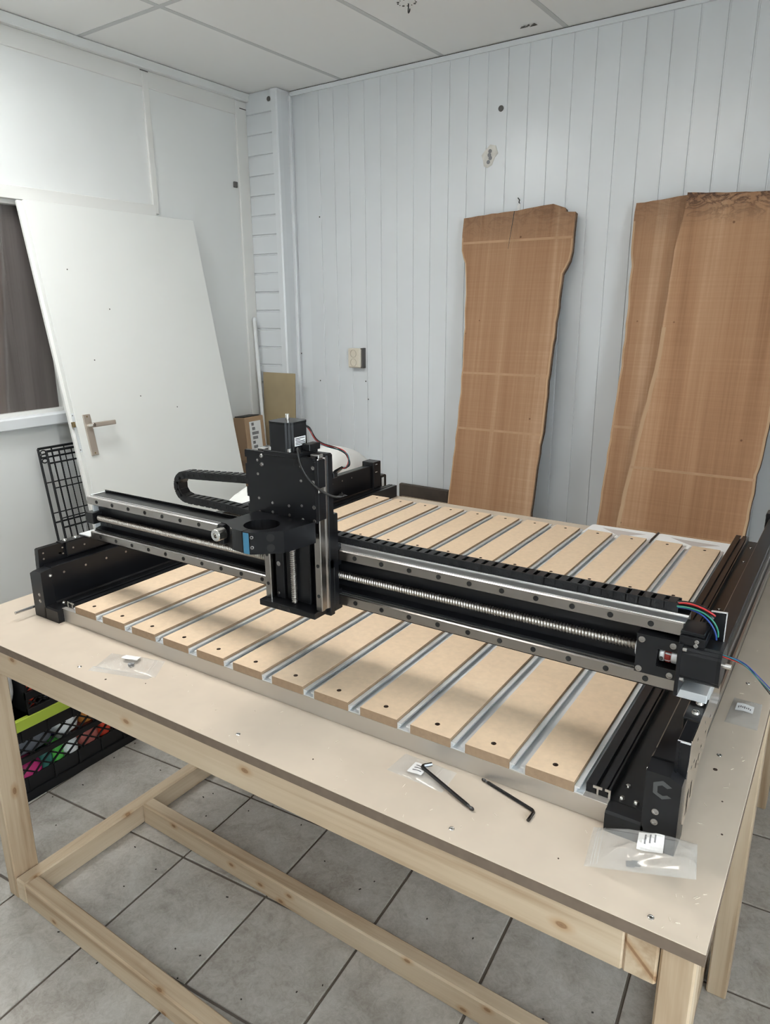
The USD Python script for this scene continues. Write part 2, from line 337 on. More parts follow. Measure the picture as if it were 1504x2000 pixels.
# back wall of vertical PVC panels, turned 1.5 degrees
W0, wd = np.array([-1.221, 2.294]), np.array([1.923, -0.051]); wd /= np.linalg.norm(wd); wn = np.array([wd[1], -wd[0]])
def W(s, out, z): p = W0 + wd * s + wn * out; return (p[0], p[1], z)
def wmesh(m):       # mesh in (s, out, z) -> world
    m = m.copy(); v = m.vertices; p = W0 + np.outer(v[:, 0], wd) + np.outer(v[:, 1], wn); m.vertices = np.c_[p, v[:, 2]]
    m.invert(); return m
wb = struct('wall_back', wmesh(bx(-0.35, 4.1, -0.08, -0.012, ZF, ZC + .05)), 'pvc_trim')
pitch = 0.0947
for k in range(-1, 41):
    a = 0.087 + k * pitch
    if k == -1: prof = [(0.0, -.012), (a, -.012), (a, -.0035), (a - .0012, -.0005), (a - .003, 0), (0, 0)]
    else: prof = [(a + .0002, -.012), (a + pitch - .0002, -.012), (a + pitch - .0002, -.0035), (a + pitch - .0012, -.0006), (a + pitch - .0025, 0), (a + .0065, 0), (a + .0055, -.003), (a + .0002, -.003)]
    part(wb, 'wall_panel', wmesh(prism(prof, 'z', ZF, ZC - .022)), 'pvc_panel')
part(wb, 'cornice', wmesh(prism([(0, 0), (4.0, 0), (4.0, .010), (0, .010)], 'z', ZC - .024, ZC - .004)), 'pvc_trim')
part(wb, 'shadow_gap', wmesh(bx(0, 4.0, -.01, .006, ZC - .004, ZC)), 'stain_dark')

# boxed column in the corner, clad with horizontal planks
co = struct('trim_1', bx(-1.52, -1.232, 2.203, 2.36, ZF, ZC), 'pvc_trim')
for k in range(-1, 27):
    z1 = min(1.628 - k * 0.0975, ZC - .002); z0 = max(1.628 - (k + 1) * 0.0975, ZF)
    if z1 - z0 < .01: continue
    prof = [(2.206, z0 + .0002), (2.206, z1 - .0002), (2.2025, z1 - .0002), (2.2025, z1 - .0065), (2.195, z1 - .0085), (2.195, z0 + .0030), (2.1985, z0 + .0002)]
    part(co, 'plank', prism(prof, 'x', -1.452, -1.262), 'pvc_panel')
part(co, 'corner_post', prism(Polygon([(-1.264, 2.188), (-1.232, 2.188), (-1.2255, 2.1945), (-1.2255, 2.225), (-1.264, 2.225)]), 'z', ZF, ZC - .003), 'pvc_trim')
part(co, 'side_panel', bx(-1.236, -1.2285, 2.222, 2.286, ZF, ZC - .006), 'pvc_panel')
part(co, 'corner_bead', cb(-1.2335, -1.213, 2.277, 2.292, ZF, ZC - .02, .003), 'pvc_trim')
part(co, 'wall_stain', disc((-1.283, 2.1948, 1.685), (0, -1, .05), .012, .0006, 9), 'stain_dark')

# left wall: painted panels, battens, cornice, an inside window looking on dark planks
XL = -1.45
wl = struct('wall_left', bx(XL - .14, XL - .075, -2.6, 2.36, ZF, ZC + .05), 'wall_paint')
part(wl, 'wall_panel', bx(XL - .08, XL, -2.6, 1.545, 1.10, 1.69), 'wall_paint')
part(wl, 'wall_panel', bx(XL - .08, XL, 1.555, 2.30, ZF, 1.69), 'wall_paint')
part(wl, 'wall_panel', bx(XL - .08, XL - .004, 1.0, 1.556, ZF, 1.12), 'wall_paint')
part(wl, 'wall_panel', bx(XL - .08, XL - .006, -2.6, 0.928, ZF, 0.20), 'wall_paint')
part(wl, 'post', bx(XL - .08, XL - .016, 0.926, 1.002, ZF, 0.20), 'wall_paint')
part(wl, 'batten', cb(XL - .01, XL + .010, 1.538, 1.570, 1.09, 1.680, .002), 'trim_cream')
part(wl, 'batten', cb(XL - .01, XL + .010, 2.118, 2.196, ZF, 1.690, .003), 'trim_cream')
part(wl, 'transom', cb(XL - .01, XL + .014, -2.6, 1.549, 1.078, 1.128, .002), 'trim_cream')
part(wl, 'cornice', cb(XL - .01, XL + .006, -2.6, 2.2, 1.62, 1.690, .002), 'trim_cream')
part(wl, 'cornice', cb(XL - .08, XL + .030, -2.6, 2.205, 1.690, 1.7285, .004), 'wall_paint')
part(wl, 'peg', cb(XL - .002, XL + .010, 2.080, 2.104, 1.272, 1.300, .002), 'stain_dark')
part(wl, 'cable_staple', bx(XL + .0098, XL + .0115, 2.145, 2.192, 1.652, 1.656), 'stain_dark')
part(wl, 'cable_staple', bx(XL + .0055, XL + .0066, 1.53, 1.575, 1.684, 1.688), 'stain_dark')
w1 = struct('window_1')
part(w1, 'sill', cb(XL - .08, XL + .030, -2.55, 1.02, 0.186, 0.236, .006), 'pvc_trim')
part(w1, 'frame', cat([bx(XL - .075, XL - .012, 0.975, 1.02, 0.23, 1.08), bx(XL - .075, XL - .012, -2.55, 1.02, 1.062, 1.08), bx(XL - .075, XL - .02, -2.55, 1.02, 0.234, 0.250)]), 'trim_cream')
for k in range(22):
    y1 = 0.975 - k * 0.158; y0 = y1 - 0.157
    part(w1, 'plank', cb(XL - .07, XL - .052 + .0015 * (k % 2), y0, y1, 0.24, 1.07, .0015), 'dark_plank')
part(w1, 'pane', bx(XL - .035, XL - .031, -2.55, 0.976, 0.249, 1.063), 'window_glass')

# front and right walls close the room behind the camera; daylight enters through the window in the right wall
wf = struct('wall_front', bx(-1.6, 2.75, -2.62, -2.5, ZF, ZC + .05), 'wall_paint')
wr = struct('wall_right')
XR = 2.66
WY0, WY1, WZ0, WZ1 = -1.55, -0.35, 0.0, 1.2
for b in ((-2.6, WY0, ZF, ZC + .05), (WY1, 2.4, ZF, ZC + .05), (WY0, WY1, ZF, WZ0), (WY0, WY1, WZ1, ZC + .05)):
    part(wr, 'wall_panel', bx(XR, XR + .12, b[0], b[1], b[2], b[3]), 'wall_paint')
w2 = struct('window_2')
t, ym = .05, (WY0 + WY1) / 2
part(w2, 'frame', cat([bx(XR + .02, XR + .09, WY0, WY0 + t, WZ0, WZ1), bx(XR + .02, XR + .09, WY1 - t, WY1, WZ0, WZ1), bx(XR + .02, XR + .09, WY0, WY1, WZ0, WZ0 + t),
                       bx(XR + .02, XR + .09, WY0, WY1, WZ1 - t, WZ1), bx(XR + .02, XR + .09, ym - .02, ym + .02, WZ0, WZ1)]), 'pvc_trim')
for a, b in ((WY0 + t, ym - .02), (ym + .02, WY1 - t)):
    part(w2, 'pane', bx(XR + .054, XR + .058, a, b, WZ0 + t, WZ1 - t), 'window_glass')

# suspended ceiling: 600 x 1200 tiles in a grid of tees
ce = struct('ceiling', bx(-1.6, 2.75, -2.62, 2.45, ZC + .03, ZC + .06), 'ceiling_tile')
cx0, cpx, cpy, cy1 = -0.92, 0.571, 1.143, 1.207
xs = [cx0 + cpx * k for k in range(-2, 8)]; ys = [cy1 + cpy * k for k in range(-4, 3)]
crot = lambda m: rotz(m, -1.6, (-0.92, 1.207, 0))
LX, LY = 0, 0
for i in range(len(xs) - 1):
    for j in range(len(ys) - 1):
        part(ce, 'ceiling_tile', crot(cb(xs[i] + .006, xs[i + 1] - .006, ys[j] + .006, ys[j + 1] - .006, ZC + .001, ZC + .02, .001)), 'ceiling_tile')
for x in xs: part(ce, 'grid_tee', crot(bx(x - .0105, x + .0105, ys[0], ys[-1], ZC - .0005, ZC + .02)), 'ceiling_grid')
for y in ys: part(ce, 'grid_tee', crot(bx(xs[0], xs[-1], y - .0105, y + .0105, ZC - .001, ZC + .02)), 'ceiling_grid')
# square lamps fixed under the ceiling, outside the picture
def lamp(x, y, h, label, glow='lamp_glow'):
    t = thing('ceiling_light', label, 'ceiling light', (x, y, ZC - .04))
    part(t, 'housing', cat([bx(x - h, x + h, y - h, y + h, ZC - .010, ZC - .003), bx(x - h, x - h + .015, y - h, y + h, ZC - .045, ZC - .003), bx(x + h - .015, x + h, y - h, y + h, ZC - .045, ZC - .003),
                            bx(x - h, x + h, y - h, y - h + .015, ZC - .045, ZC - .003), bx(x - h, x + h, y + h - .015, y + h, ZC - .045, ZC - .003)]), 'pvc_trim')
    part(t, 'diffuser', bx(x - h + .015, x + h - .015, y - h + .015, y + h - .015, ZC - .040, ZC - .036), glow)
lamp(.30, .22, .26, 'square white ceiling lamp above the machine bed')
lamp(-.80, .25, .26, 'square neutral white ceiling lamp nearest the left wall', 'lamp_glow_cool')
lamp(1.5, -1.9, .26, 'square white ceiling lamp behind the camera')
# marks on the ceiling
def splinter(c, s, seed):
    r = np.random.default_rng(seed); return hull(np.array(c) + r.normal(size=(9, 3)) * s)
rg = []
for k in range(13):
    a = k / 13 * 2 * math.pi
    rg.append(disc((-0.15 + .035 * math.cos(a), 1.69 + .028 * math.sin(a), ZC - .0002), (0, 0, -1), (.0016 + .0016 * (k % 3)), .0008, 6))
part(ce, 'burnt_ring', cat(rg), 'stain_dark', label='ragged dark ring round an old ceiling hook')
hk = single('ceiling_hook', tube(smooth_path([(-.15, 1.70, ZC), (-.15, 1.70, ZC - .02), (-.146, 1.695, ZC - .032), (-.139, 1.69, ZC - .030), (-.137, 1.69, ZC - .022)], 14), .0022, 6), 'black_wire', 'small dark hook hanging from a ragged mark in the ceiling', 'hook', smooth=40)
single('broken_corner', cat([splinter((0.115 + .012 * k, 2.14 + .008 * (k % 2), ZC - .003), (.006, .006, .004), k) for k in range(4)]), 'stain_dark', 'dark splintered ceiling damage against the top of the panel wall', 'ceiling damage')

# ------------------------------------------------------------------ wall fittings
so = thing('wall_socket', 'cream double power socket on the panel wall above the machine', 'socket', W(0.408, 0, 0.36))
part(so, 'cover', wmesh(cb(0.367, 0.449, 0, 0.040, 0.358, 0.458, .006)), 'socket_cream')
part(so, 'back_box', wmesh(bx(0.446, 0.456, 0, 0.030, 0.357, 0.460)), 'stain_dark')
for z in (0.431, 0.386):
    ins = part(so, 'outlet', put(lathe([(0, -.010), (.0165, -.010), (.018, .001), (.0205, .001), (.0205, -.002)], 20), W(0.405, 0.041, z), (wn[0], wn[1], 0)), 'socket_inner', smooth=30)
    for dx in (-.0085, .0085): part(ins, 'pin_hole', disc(W(0.405 + dx, 0.0315, z), (wn[0], wn[1], 0), .0028, .0006, 8), 'print_black')
pp = [(1.121, 1.26), (1.137, 1.252), (1.160, 1.262), (1.172, 1.290), (1.188, 1.306), (1.176, 1.338), (1.150, 1.345), (1.124, 1.322), (1.108, 1.305), (1.116, 1.285)]
tp = thing('torn_paper', 'scrap of torn paper with a dark smudge stuck high on the panel wall', 'paper', W(1.148, 0, 1.25))
part(tp, 'sheet', wmesh(prism(pp, 'y', .0, .003)), 'paper_torn')
for k, (s, z) in enumerate(((1.150, 1.318), (1.147, 1.303), (1.152, 1.290), (1.143, 1.275))): part(tp, 'smudge', wmesh(prism(Point(s, z).buffer(.0085, 3), 'y', .0032, .0042)), 'print_grey')
kb = thing('wall_plug', 'round dark plug in the panel wall above the torn paper', 'plug', W(1.195, 0, 1.47))
part(kb, 'cap', put(lathe([(0, .006), (.008, .006), (.012, .003), (.0125, -.002), (0, -.002)], 18), W(1.195, 0, 1.48), (wn[0], wn[1], 0)), 'stain_dark', smooth=40)
nl = thing('wall_nail', 'bent nail with a torn white tag above the narrow slab', 'nail', W(1.30, 0, 1.08))
part(nl, 'shank', tube([W(1.30, 0, 1.095), W(1.302, .012, 1.096), W(1.306, .016, 1.106), W(1.298, .017, 1.115)], .0022, 6), 'black_wire')
part(nl, 'tag', wmesh(prism([(1.292, 1.062), (1.304, 1.062), (1.306, 1.086), (1.299, 1.094), (1.291, 1.084)], 'y', .002, .004)), 'white_print')
scr = []
for s, z in ((0.142, 0.276), (0.455, 0.287), (0.47, 0.193), (0.011, 0.42), (0.17, 1.12)):
    scr.append(put(lathe([(0, .002), (.003, .002), (.004, 0), (0, -.001)], 8), W(s, 0, z), (wn[0], wn[1], 0)))
for s_ in scr: part(wb, 'screw_head', s_, 'stain_dark')

# ------------------------------------------------------------------ loose door leaning on the left wall
dn = np.array([0.9818, 0, 0.1898]); du = np.array([-0.1898, 0, 0.9818])
top = np.array([-1.397, 0.0, 1.0740]); s_f = (1.0740 - ZF) / 0.9818
d0 = top - du * s_f
dr = thing('loose_door', 'flat white door taken off its hinges, leaning against the left wall', 'door', d0, R=[dn, (0, 1, 0), du])
HD = s_f + 0.001
part(dr, 'leaf', cb(-.025, 0, 0.8697, 1.736, .012, HD, .0012), 'door_paint')
part(dr, 'rebate_lip', cb(-.038, -.025, 0.8565, 1.749, .012, HD + .004, .001), 'trim_cream')
lk = part(dr, 'lock_plate', bx(-.0235, -.004, 0.8687, 0.8699, s_f - 0.998, s_f - 0.835), 'aluminium')
part(lk, 'latch', cb(-.020, -.007, 0.8580, 0.869, s_f - 0.893, s_f - 0.871, .001), 'brass')
for z in (s_f - .845, s_f - .988): part(lk, 'screw', disc((-.0137, 0.8685, z), (0, -1, 0), .003, .0006, 10), 'screw_steel')
hp = part(dr, 'handle_plate', cb(0, .007, 0.901, 0.936, s_f - 1.020, s_f - 0.848, .002), 'handle_bronze')
for z in (s_f - .858, s_f - 1.010): part(hp, 'screw', disc((.0072, .9185, z), (1, 0, 0), .0035, .0006, 10), 'brass')
part(hp, 'spindle', cyl((.006, .9175, s_f - .896), (.048, .9175, s_f - .896), .0085, 16), 'bright_steel', smooth=40)
part(hp, 'lever', cb(.032, .048, .913, 1.023, s_f - .906, s_f - .887, .003), 'handle_bronze')
for y, s in ((.99, .26), (1.02, .63), (1.21, .80), (1.15, .42), (1.40, .87)):
    part(dr, 'scuff', disc((.0002, y, s_f - s), (1, 0, 0), .003, .0003, 7), 'stain_dark')

# ------------------------------------------------------------------ wire panels of a folded dog crate behind the door
wc = thing('folded_wire_crate', 'folded black wire pet crate leaning on the wall behind the door', 'wire crate', (-1.28, 0.95, ZF))
def wire(pts, r=.0028, n=6): return tube(pts, r, n)
for layer, (xb, dy, sh) in enumerate(((0.0, 0.0, 0), (-.022, -.022, .011))):
    def Q(y, h): return np.array([-1.385 + xb + .14 * (1 - h / 0.885), y + dy, ZF + h + (.012 if layer else 0)])
    part(wc, 'panel_frame', cat([wire([Q(.815, .02), Q(.815, .885)], .0052, 8), wire([Q(1.40, .02), Q(1.40, .885)], .0052, 8), wire([Q(.815, .885), Q(1.40, .885)], .0052, 8), wire([Q(.815, .02), Q(1.40, .02)], .0052, 8)]), 'black_wire', smooth=50)
    for k in range(9): part(wc, 'upright_wire', wire([Q(.875 + .058 * k + sh, .02), Q(.872 + .058 * k + sh * .2, .885)], .0026 if k % 2 else .0038), 'black_wire', smooth=50)
    for k, h in enumerate((.10, .16, .22, .31, .40, .44, .56, .60, .73, .835)): part(wc, 'cross_wire', wire([Q(.815, h + sh), Q(1.40, h + sh)], .0026 if k % 3 else .004), 'black_wire', smooth=50)
for h in (.87, .855, .835):
    part(wc, 'hinge_ring', tube([np.array([-1.385 - .011 + .14 * (1 - h / .885), .806 + .012 * math.cos(a), ZF + h + .012 + .009 * math.sin(a)]) for a in np.linspace(0, 2 * math.pi, 13)], .0026, 6), 'black_wire', smooth=50)

# ------------------------------------------------------------------ things in the corner
cbx_u = np.array([0.11, 0, 0.994]); cbx_n = np.array([0.994, 0, -0.11])       # leaning towards the left wall: local z, local x
lean = 0.075
zl = np.array([-lean, 0, math.sqrt(1 - lean * lean)]); xl = np.array([math.sqrt(1 - lean * lean), 0, lean])
bt = thing('cardboard_box', 'tall cardboard parcel with a white shipping label in the corner by the door', 'box', (-1.330 + lean * .905, 1.937, ZF), R=[xl, (0, 1, 0), zl])
part(bt, 'carton', cb(-.088, 0, 0, .145, .008, .893, .003), 'cardboard')
part(bt, 'top_flap', cb(-.085, -.01, .01, .125, .893, .899, .001), 'print_black', label='dark band across the open top')
lb = part(bt, 'label', bx(0, .0008, .030, .118, .70, .868), 'white_print', label='white shipping label')
r = np.random.default_rng(3)
for k in range(6): part(lb, 'print_block', bx(.0008, .0013, .045 + .003 * (k % 2), .060 + .045 * r.random(), .845 - k * .025, .857 - k * .025 + .004), 'print_grey')
part(bt, 'tape', bx(-.07, -.01, -.0008, .0002, .63, .66), 'cardboard_dark')
pl = thing('white_pole', 'long white capped tube leaning in the corner beside the column', 'pole', (-1.33, 2.115, ZF))
part(pl, 'tube', cyl((-1.325, 2.118, ZF), (-1.4165, 2.147, 0.600), .0105, 16), 'pole_white', smooth=40)
part(pl, 'cap', put(lathe([(0, .022), (.006, .020), (.0118, .012), (.0122, 0), (0, 0)], 16), (-1.4160, 2.147, 0.598), (-.065, .02, 1)), 'aluminium', smooth=40)
p2 = thing('grey_pole', 'shorter grey tube standing behind the long white tube', 'pole', (-1.40, 2.15, ZF))
part(p2, 'tube', cyl((-1.395, 2.160, ZF), (-1.424, 2.172, 0.322), .0095, 14), 'pole_grey', smooth=40)
part(p2, 'cap', cyl((-1.424, 2.172, 0.320), (-1.4245, 2.1722, 0.338), .0105, 14), 'aluminium', smooth=40)
sh = thing('amber_sheet', 'brownish translucent sheet standing against the clad column', 'sheet', (-1.28, 2.15, ZF))
part(sh, 'panel', hull([(x, y + dy, z) for x in (-1.397, -1.165) for (y, z) in ((2.130, ZF), (2.176, 0.318)) for dy in (0, .005)]), 'amber_sheet')

def lumpy(p0, p1, amp, seed, sub=4, power=3.0, flat=0.0):
    """sack: superellipsoid between two corners, wrinkled"""
    m = trimesh.creation.icosphere(sub); v = m.vertices
    n = (np.abs(v) ** power).sum(1) ** (1 / power); v = v / n[:, None]
    c, h = (np.array(p0) + np.array(p1)) / 2, (np.array(p1) - np.array(p0)) / 2
    w = v * h
    d = meshkit.fbm(w * 7 + seed) * amp + meshkit.fbm(w * 22 + seed * 2) * amp * .35
    m.vertices = c + w * (1 + 0) + v * d[:, None]; m.vertices[:, 2] = np.maximum(m.vertices[:, 2], p0[2])
    return m
sk = lumpy((-.66, .80, ZF), (-.38, 2.06, .10), .035, 5)
v = sk.vertices
lim = np.interp(v[:, 1], [.80, .90, 1.10, 1.40, 1.66, 1.80, 2.0, 2.06], [-.22, -.10, -.045, -.02, .055, .02, -.11, -.2])     # sagging ridge
fz = (v[:, 2] - ZF) / (.10 - ZF)
v[:, 2] = ZF + fz * (lim - ZF)
sk.vertices = v
single('white_sack', sk, 'sack_white', 'big crumpled white plastic sack on the floor behind the machine', 'sack', smooth=60)
ob = thing('old_board', 'low dark weathered board standing behind the bench left of the narrow slab', 'board', (-.4, 2.2, ZF))
part(ob, 'plank', wmesh(cb(.695, .995, .02, .045, ZF, -.229, .004)), 'old_board')
part(ob, 'edge_strip', wmesh(cb(.715, .995, .045, .052, ZF, -.292, .002)), 'old_board_light')

# ------------------------------------------------------------------ live-edge slabs
def slab(label, pts, yt, zt, yb, th, mat, lo, x_c=0.0, sap=()):
    A = np.array([x_c, yt, zt]); d = np.array([0, yb - yt, ZF - zt]); L = np.linalg.norm(d); d /= L
    upv = -d; nrm = np.cross([1.0, 0, 0], upv); nrm /= np.linalg.norm(nrm)      # local x = world x, local z = up the slab, local y = into the wall
    if nrm[1] < 0: nrm = -nrm
    loc = A + d * L
    t = thing('wood_slab', label, 'wood slab', loc, R=[(1, 0, 0), nrm, upv], group=None)
    P = [(x - x_c, L - s) for x, s in pts]
    # subdivide + wobble the outline
    Q = []
    for i in range(len(P)):
        a, b = np.array(P[i]), np.array(P[(i + 1) % len(P)]); n = max(1, int(np.linalg.norm(b - a) / .03))
        for k in range(n):
            p = a + (b - a) * k / n
            q = p + (0 if p[1] < .03 else 1) * .0011 * np.array([math.sin(p[1] * 47 + p[0] * 33) + math.sin(p[1] * 131 + 2), math.sin(p[0] * 83 + p[1] * 40)])
            Q.append((q[0], max(q[1], .012)))
    poly = Polygon(Q).buffer(0)
    part(t, 'slab_face', prism(poly, 'y', 0, .012), mat)
    body = poly.buffer(-.0005).simplify(.001)
    part(t, 'bark_edge', prism(body, 'y', .012, th), 'bark', label='rough bark edge')
    for rng_, wd_ in sap:
        g = poly.difference(poly.buffer(-wd_).buffer(wd_ * .4)).intersection(sbox(*rng_))
        for q_ in getattr(g, 'geoms', [g]):
            if q_.area > 2e-4: part(t, 'sapwood_edge', prism(q_, 'y', -.0003, .001), 'sapwood', label='pale sapwood along the edge')
    if lo: 
        for w in lo: part(t, 'saw_mark', prism(poly.buffer(-.004).intersection(sbox(-9, w, 9, w + .010)), 'y', -.0004, .0), 'slab_pale', label='pale band left by a spacer')
    return t, poly, L
S1 = [(-.16, .017), (-.026, .007), (.094, .002), (.212, -.01), (.255, -.012), (.307, .006), (.313, .022), (.353, .027), (.353, .063), (.357, .181), (.352, .218), (.326, .273), (.324, .408), (.321, .534), (.316, .684), (.319, .901), (.309, 1.057), (.304, 1.289), (.300, 1.868),
      (-.130, 1.868), (-.107, 1.281), (-.102, 1.148), (-.096, .934), (-.095, .817), (-.097, .678), (-.106, .495), (-.113, .382), (-.123, .27), (-.134, .214), (-.156, .157), (-.161, .079)]
t1, poly1, L1 = slab('narrow brown live-edge slab with a flared top, leaning on the panel wall by itself', S1, 2.20, 1.06, 1.90, .030, 'slab_wood', [1.882 - .70, 1.882 - .13, 1.882 - .95], x_c=.1, sap=[((.05, .9, .4, 1.75), .012), ((-.4, .0, .0, 1.78), .009)])
part(t1, 'drying_crack', prism([(-.02, L1 - .005), (-.017, L1 - .004), (-.030, L1 - .16), (-.031, L1 - .16)], 'y', -.0006, .001), 'print_black')
S2 = [(.604, .017), (.694, .011), (.79, .001), (.891, .002), (1.02, .01), (1.02, 1.868), (.60, 1.868), (.607, 1.289), (.61, 1.146), (.618, .874), (.621, .771), (.625, .639), (.623, .44), (.617, .332), (.615, .254), (.607, .205), (.602, .118)]
slab('live-edge slab half hidden behind the widest slab at the right', S2, 2.17, 1.06, 1.86, .045, 'slab_wood_b', [1.0], x_c=.8, sap=[((-.4, .1, -.1, 1.80), .012)])
S3 = [(.801, .031), (.901, .040), (.97, .050), (1.019, .047), (1.074, .049), (1.16, .05), (1.232, .06), (1.226, .30), (1.205, .60), (1.183, .825), (1.18, .943), (1.17, 1.036), (1.166, 1.167), (1.161, 1.261), (1.155, 1.90),
      (.66, 1.90), (.703, 1.306), (.71, 1.171), (.729, 1.008), (.743, .867), (.755, .798), (.763, .71), (.772, .623), (.775, .518), (.78, .386), (.782, .238), (.793, .147), (.80, .093)]
t3, poly3, L3 = slab('widest live-edge slab with a dark figured top edge, in front at the right', S3, 2.12, 1.09, 1.79, .05, 'slab_wood_c', [.86, .62], x_c=.95, sap=[((-.4, .0, .12, 1.40), .024), ((.1, .0, .5, 1.7), .014)])

# ------------------------------------------------------------------ workbench
TX0, TX1, TY0, TY1 = -0.280, 1.381, -0.152, 1.412
wbn = thing('workbench', 'pine-framed workbench with a pale fibreboard top carrying the machine', 'workbench', (.55, .6, ZF))
topm = cb(TX0, TX1, TY0, TY1, ZT - .018, ZT, .0007)
tb = part(wbn, 'tabletop', topm, 'mdf_top')
part(tb, 'sawn_edge', cat([bx(TX0, TX1, TY0 - .0004, TY0 + .002, ZT - .0175, ZT - .0008), bx(TX1 - .002, TX1 + .0004, TY0, TY1, ZT - .0175, ZT - .0008)]), 'table_edge', label='darker sawn edge')
ZA = ZT - .018
YL = -0.147
leg_spots = [(-.2224, YL, 0), (1.333, YL, 0), (1.340, .530, 1), (1.338, 1.262, 1), (-.2224, .56, 1), (-.2224, 1.30, 1)]
for x, y, _ in leg_spots: part(wbn, 'leg', cb(x, x + .040, y, y + .064, ZF, ZA, .003), 'pine_z')
for x in (-.1824, 1.292): part(wbn, 'side_apron', cb(x, x + .040, YL, 1.36, ZA - .064, ZA, .003), 'pine_y')
part(wbn, 'front_apron', cb(-.142, 1.292, YL, YL + .040, ZA - .064, ZA, .0025), 'pine_x')
part(wbn, 'rear_apron', cb(-.142, 1.292, 1.32, 1.36, ZA - .064, ZA, .0025), 'pine_x')
for x in (-.1824, 1.292): part(wbn, 'side_stretcher', cb(x, x + .040, YL, 1.36, ZF + .001, ZF + .065, .004), 'pine_y')
part(wbn, 'front_stretcher', rotz(cb(-.142, 1.292, YL, YL + .039, ZF + .001, ZF + .066, .004), -1.3, (-.142, YL + .02, 0)), 'pine_x')
part(wbn, 'middle_stretcher', rotz(cb(-.142, 1.292, .214, .253, ZF + .001, ZF + .065, .004), -1.3, (-.142, .235, 0)), 'pine_x')
for x, y in ((1.3161, -.1322), (1.045, -.1268), (.6268, -.1189), (1.3286, .2607), (1.335, .5404), (.18, -.118), (-.20, -.118)):
    part(tb, 'screw', put(lathe([(0, .0006), (.0018, .0006), (.0028, .0012), (.0040, .0008), (.0046, -.001), (0, -.001)], 12), (x, y, ZT), (0, 0, 1)), 'bright_steel', smooth=30)
for x, y, rr in ((1.3297, .2166, .0036), (1.3632, .0653, .0016), (.27, -.122, .0022), (.78, -.105, .0014), (1.19, -.10, .0012), (.35, -.09, .0012), (1.352, .14, .0014)):
    part(tb, 'chip_mark', disc((x, y, ZT), (0, 0, 1), rr, .0004, 7), 'hole_dark')
r = np.random.default_rng(11)
fl_ = []
for k in range(80):
    x, y = r.uniform(.05, 1.37), r.uniform(-.15, -.02)
    if k % 3 == 0: x, y = r.uniform(1.33, 1.375), r.uniform(-.1, .9)
    a = r.uniform(0, 6.28); l = r.uniform(.001, .004)
    fl_.append(rotz(bx(x - l, x + l, y - .0004, y + .0004, ZT, ZT + .0006), math.degrees(a), (x, y, 0)))
single('wood_dust', cat(fl_), 'dust', 'tiny pale wood fibres scattered over the bench top', 'wood dust', kind='stuff')
db = []
for k in range(110):
    x, y = r.uniform(-.6, 1.35), r.uniform(-.55, .6)
    db.append(rotz(bx(x - r.uniform(.001, .004), x + .002, y - .0012, y + .0012, ZF, ZF + .0018), r.uniform(0, 180), (x, y, 0)))
single('floor_debris', cat(db), 'chip', 'dark crumbs and chips scattered over the tiled floor', 'debris', kind='stuff')

# ------------------------------------------------------------------ CNC router
C = thing('cnc_router', 'black gantry cutting machine with a slatted fibreboard bed standing on the workbench', 'machine', (.587, .6, ZT))
Y0, Y1 = 0.0, 1.213
# bed
part(C, 'front_bar', cb(-.055, 1.2225, 0, .012, -.0485, -.0168, .0006), 'aluminium_bar')
part(C, 'rear_bar', bx(-.055, 1.2225, 1.15, 1.175, -.0485, -.0225), 'aluminium_bar')
part(C, 'middle_bar', bx(-.02, 1.19, .58, .62, -.0485, -.0225), 'aluminium_bar')
part(C, 'bed_plate', bx(-.010, 1.187, .012, 1.18, -.0225, -.0170), 'aluminium')
for k in range(12):
    x0 = k * .1; c = x0 + .0368
    pg = sbox(x0 + .0002, Y0, x0 + .0734, Y1)
    for y in (.0247, .4126, .8004, 1.1878): pg = pg.difference(Point(c, y).buffer(.0042, 4))
    st = part(C, 'bed_slat', prism(pg, 'z', -.0166, 0), 'mdf_strip' if k % 3 else 'mdf_strip_pale')
    part(st, 'sawn_edge', cat([bx(x0 + .0003, x0 + .0733, Y0 - .0003, Y0 + .001, -.0164, -.0005), bx(x0 + .0730, x0 + .0737, Y0, Y1, -.0164, -.0006), bx(x0 - .0001, x0 + .0005, Y0, Y1, -.0164, -.0006)]), 'mdf_edge', label='darker sawn edge')
    hs = []
    for y in (.0247, .4126, .8004, 1.1878): hs.append(put(lathe([(.0026, -.006), (.0043, .0002), (.0043, -.009), (0, -.009), (0, -.006), (.0026, -.006)], 12), (c, y, 0), (0, 0, 1)))
    for h_ in hs: part(st, 'screw_hole', h_, 'hole_dark')
def track(x0, x1, left=True, right=True):
    m = [bx(x0, x1, .001, Y1 + .008, -.0168, -.0150)]
    if left: m.append(prism([(x0, -.0152), (x0 + .0030, -.0152), (x0 + .0030, -.0086), (x0 + .0078, -.0086), (x0 + .0078, -.0058), (x0, -.0058)], 'y', .001, Y1 + .008))
    if right: m.append(prism([(x1, -.0152), (x1, -.0058), (x1 - .0078, -.0058), (x1 - .0078, -.0086), (x1 - .0030, -.0086), (x1 - .0030, -.0152)], 'y', .001, Y1 + .008))
    return cat(m)
for k in range(1, 12): part(C, 'slot_track', track(k * .1 - .0258, k * .1 - .0006), 'aluminium')
part(C, 'slot_track', track(-.0085, -.0006, False, True), 'aluminium'); part(C, 'slot_track', track(1.1742, 1.1872, True, False), 'aluminium')
